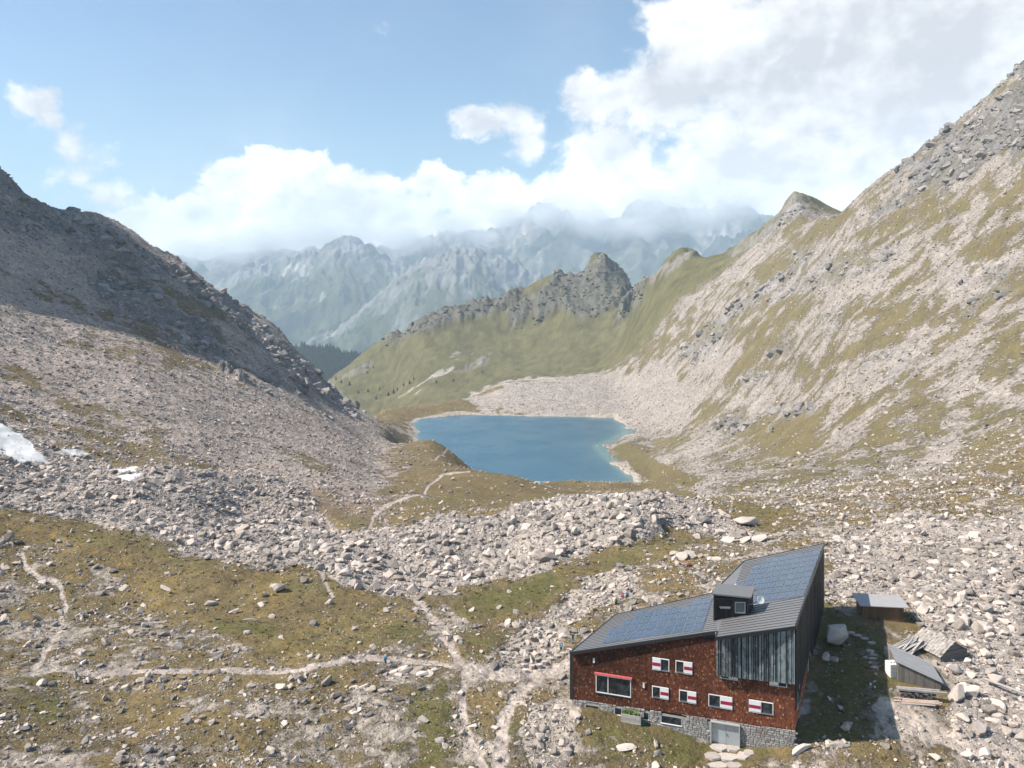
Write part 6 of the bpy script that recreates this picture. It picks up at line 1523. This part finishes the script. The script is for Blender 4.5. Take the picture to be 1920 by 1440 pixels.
# ------------------------------------------------------------------ cloud bank wrapping the far peaks, a volume
def cloud_bank(name, label, blobs, d, depth, dens, seed):
    c = [(P(x, y, d), rx / F * d, ry / F * d) for x, y, rx, ry in blobs]
    mn = Vector((min(p.x - rx for p, rx, ry in c) - 60, d - depth, min(p.z - ry for p, rx, ry in c) - 40)); mx = Vector((max(p.x + rx for p, rx, ry in c) + 60, d + depth, max(p.z + ry for p, rx, ry in c) + 40))
    ng = bpy.data.node_groups.new(name, 'GeometryNodeTree'); ng.interface.new_socket('Geometry', in_out='INPUT', socket_type='NodeSocketGeometry'); ng.interface.new_socket('Geometry', in_out='OUTPUT', socket_type='NodeSocketGeometry')
    go = ng.nodes.new('NodeGroupOutput'); vc = ng.nodes.new('GeometryNodeVolumeCube'); sm = ng.nodes.new('GeometryNodeSetMaterial')
    vc.inputs['Min'].default_value = mn; vc.inputs['Max'].default_value = mx
    step = 28.0
    for ax, k in zip('XYZ', range(3)): vc.inputs['Resolution ' + ax].default_value = max(8, int((mx[k] - mn[k]) / (step if k != 1 else step * 2)))
    pos = ng.nodes.new('GeometryNodeInputPosition').outputs[0]
    nz = ng.nodes.new('ShaderNodeTexNoise'); nz.inputs['Scale'].default_value = 0.0023; nz.inputs['Detail'].default_value = 6; nz.inputs['Roughness'].default_value = 0.62; ng.links.new(pos, nz.inputs['Vector'])
    sep = ng.nodes.new('ShaderNodeSeparateXYZ'); ng.links.new(pos, sep.inputs[0]); acc = None
    for p, rx, ry in c:
        dx = mth(ng, 'DIVIDE', mth(ng, 'SUBTRACT', sep.outputs[0], p.x), rx); dy = mth(ng, 'DIVIDE', mth(ng, 'SUBTRACT', sep.outputs[1], p.y), depth); dz = mth(ng, 'DIVIDE', mth(ng, 'SUBTRACT', sep.outputs[2], p.z), ry)
        r = mth(ng, 'SQRT', mth(ng, 'ADD', mth(ng, 'MULTIPLY', dx, dx), mth(ng, 'ADD', mth(ng, 'MULTIPLY', dy, dy), mth(ng, 'MULTIPLY', dz, dz))))
        q = mth(ng, 'SUBTRACT', 1.0, r); acc = q if acc is None else mth(ng, 'MAXIMUM', acc, q)
    f = mth(ng, 'ADD', acc, mth(ng, 'MULTIPLY', mth(ng, 'SUBTRACT', nz.outputs[0], 0.52), 1.7))
    mr = ng.nodes.new('ShaderNodeMapRange'); mr.interpolation_type = 'SMOOTHSTEP'; ng.links.new(f, mr.inputs[0]); mr.inputs[1].default_value = 0.08; mr.inputs[2].default_value = 0.65; mr.inputs[3].default_value = 0; mr.inputs[4].default_value = dens
    ng.links.new(mr.outputs[0], vc.inputs['Density'])
    m = bpy.data.materials.new(name); m.use_nodes = True; nt = m.node_tree; nt.nodes.clear(); out = N(nt, 'ShaderNodeOutputMaterial'); v = N(nt, 'ShaderNodeVolumePrincipled')
    v.inputs['Color'].default_value = (0.995, 0.996, 0.997, 1); v.inputs['Density'].default_value = 1.0; v.inputs['Anisotropy'].default_value = 0.0; nt.links.new(v.outputs[0], out.inputs['Volume'])
    sm.inputs['Material'].default_value = m; ng.links.new(vc.outputs[0], sm.inputs[0]); ng.links.new(sm.outputs[0], go.inputs[0])
    me = bpy.data.meshes.new(name); me.materials.append(m); o = bpy.data.objects.new(name, me); C.objects.link(o); md = o.modifiers.new('fog', 'NODES'); md.node_group = ng
    tag(o, label, 'cloud', None, 'stuff'); return o
cloud_bank('cloud', 'white cloud bank lying across the far peaks', [(400, 470, 120, 34), (500, 450, 150, 40), (620, 440, 130, 42), (750, 445, 110, 40), (850, 425, 80, 36), (900, 445, 45, 18), (960, 405, 70, 34),
      (1090, 410, 100, 52), (1180, 425, 130, 44), (1290, 410, 110, 42), (1380, 385, 90, 52), (1230, 390, 110, 40), (1030, 400, 70, 36)], 10600, 480, 0.0036, 3)
# ------------------------------------------------------------------ haze in the valley air
def haze_box(x0, x1, y0, y1, z0, z1, dens):
    m = bpy.data.materials.new('valley_haze'); m.use_nodes = True; nt = m.node_tree; nt.nodes.clear()
    out = N(nt, 'ShaderNodeOutputMaterial'); v = N(nt, 'ShaderNodeVolumePrincipled')
    v.inputs['Color'].default_value = (0.66, 0.84, 1.0, 1); v.inputs['Density'].default_value = dens; v.inputs['Anisotropy'].default_value = 0.0
    nt.links.new(v.outputs[0], out.inputs['Volume'])
    V = [(x, y, z) for z in (z0, z1) for y in (y0, y1) for x in (x0, x1)]
    o = mesh_obj('haze', V, [(0, 2, 3, 1), (4, 5, 7, 6), (0, 1, 5, 4), (2, 6, 7, 3), (0, 4, 6, 2), (1, 3, 7, 5)], m)
    tag(o, 'thin blue haze filling the valley', None, None, 'stuff')
zs = [min(v.co.z for v in o.data.vertices) for o in C.objects if o.type == 'MESH' and o.name.startswith(('mountain', 'wooded', 'ground'))]
zt = [max(v.co.z for v in o.data.vertices) for o in C.objects if o.type == 'MESH' and o.name.startswith(('mountain', 'wooded', 'ground'))]
haze_box(-16000, 16000, -400, 14500, min(zs) - 1.0, max(zt) + 5.0, 0.000076)
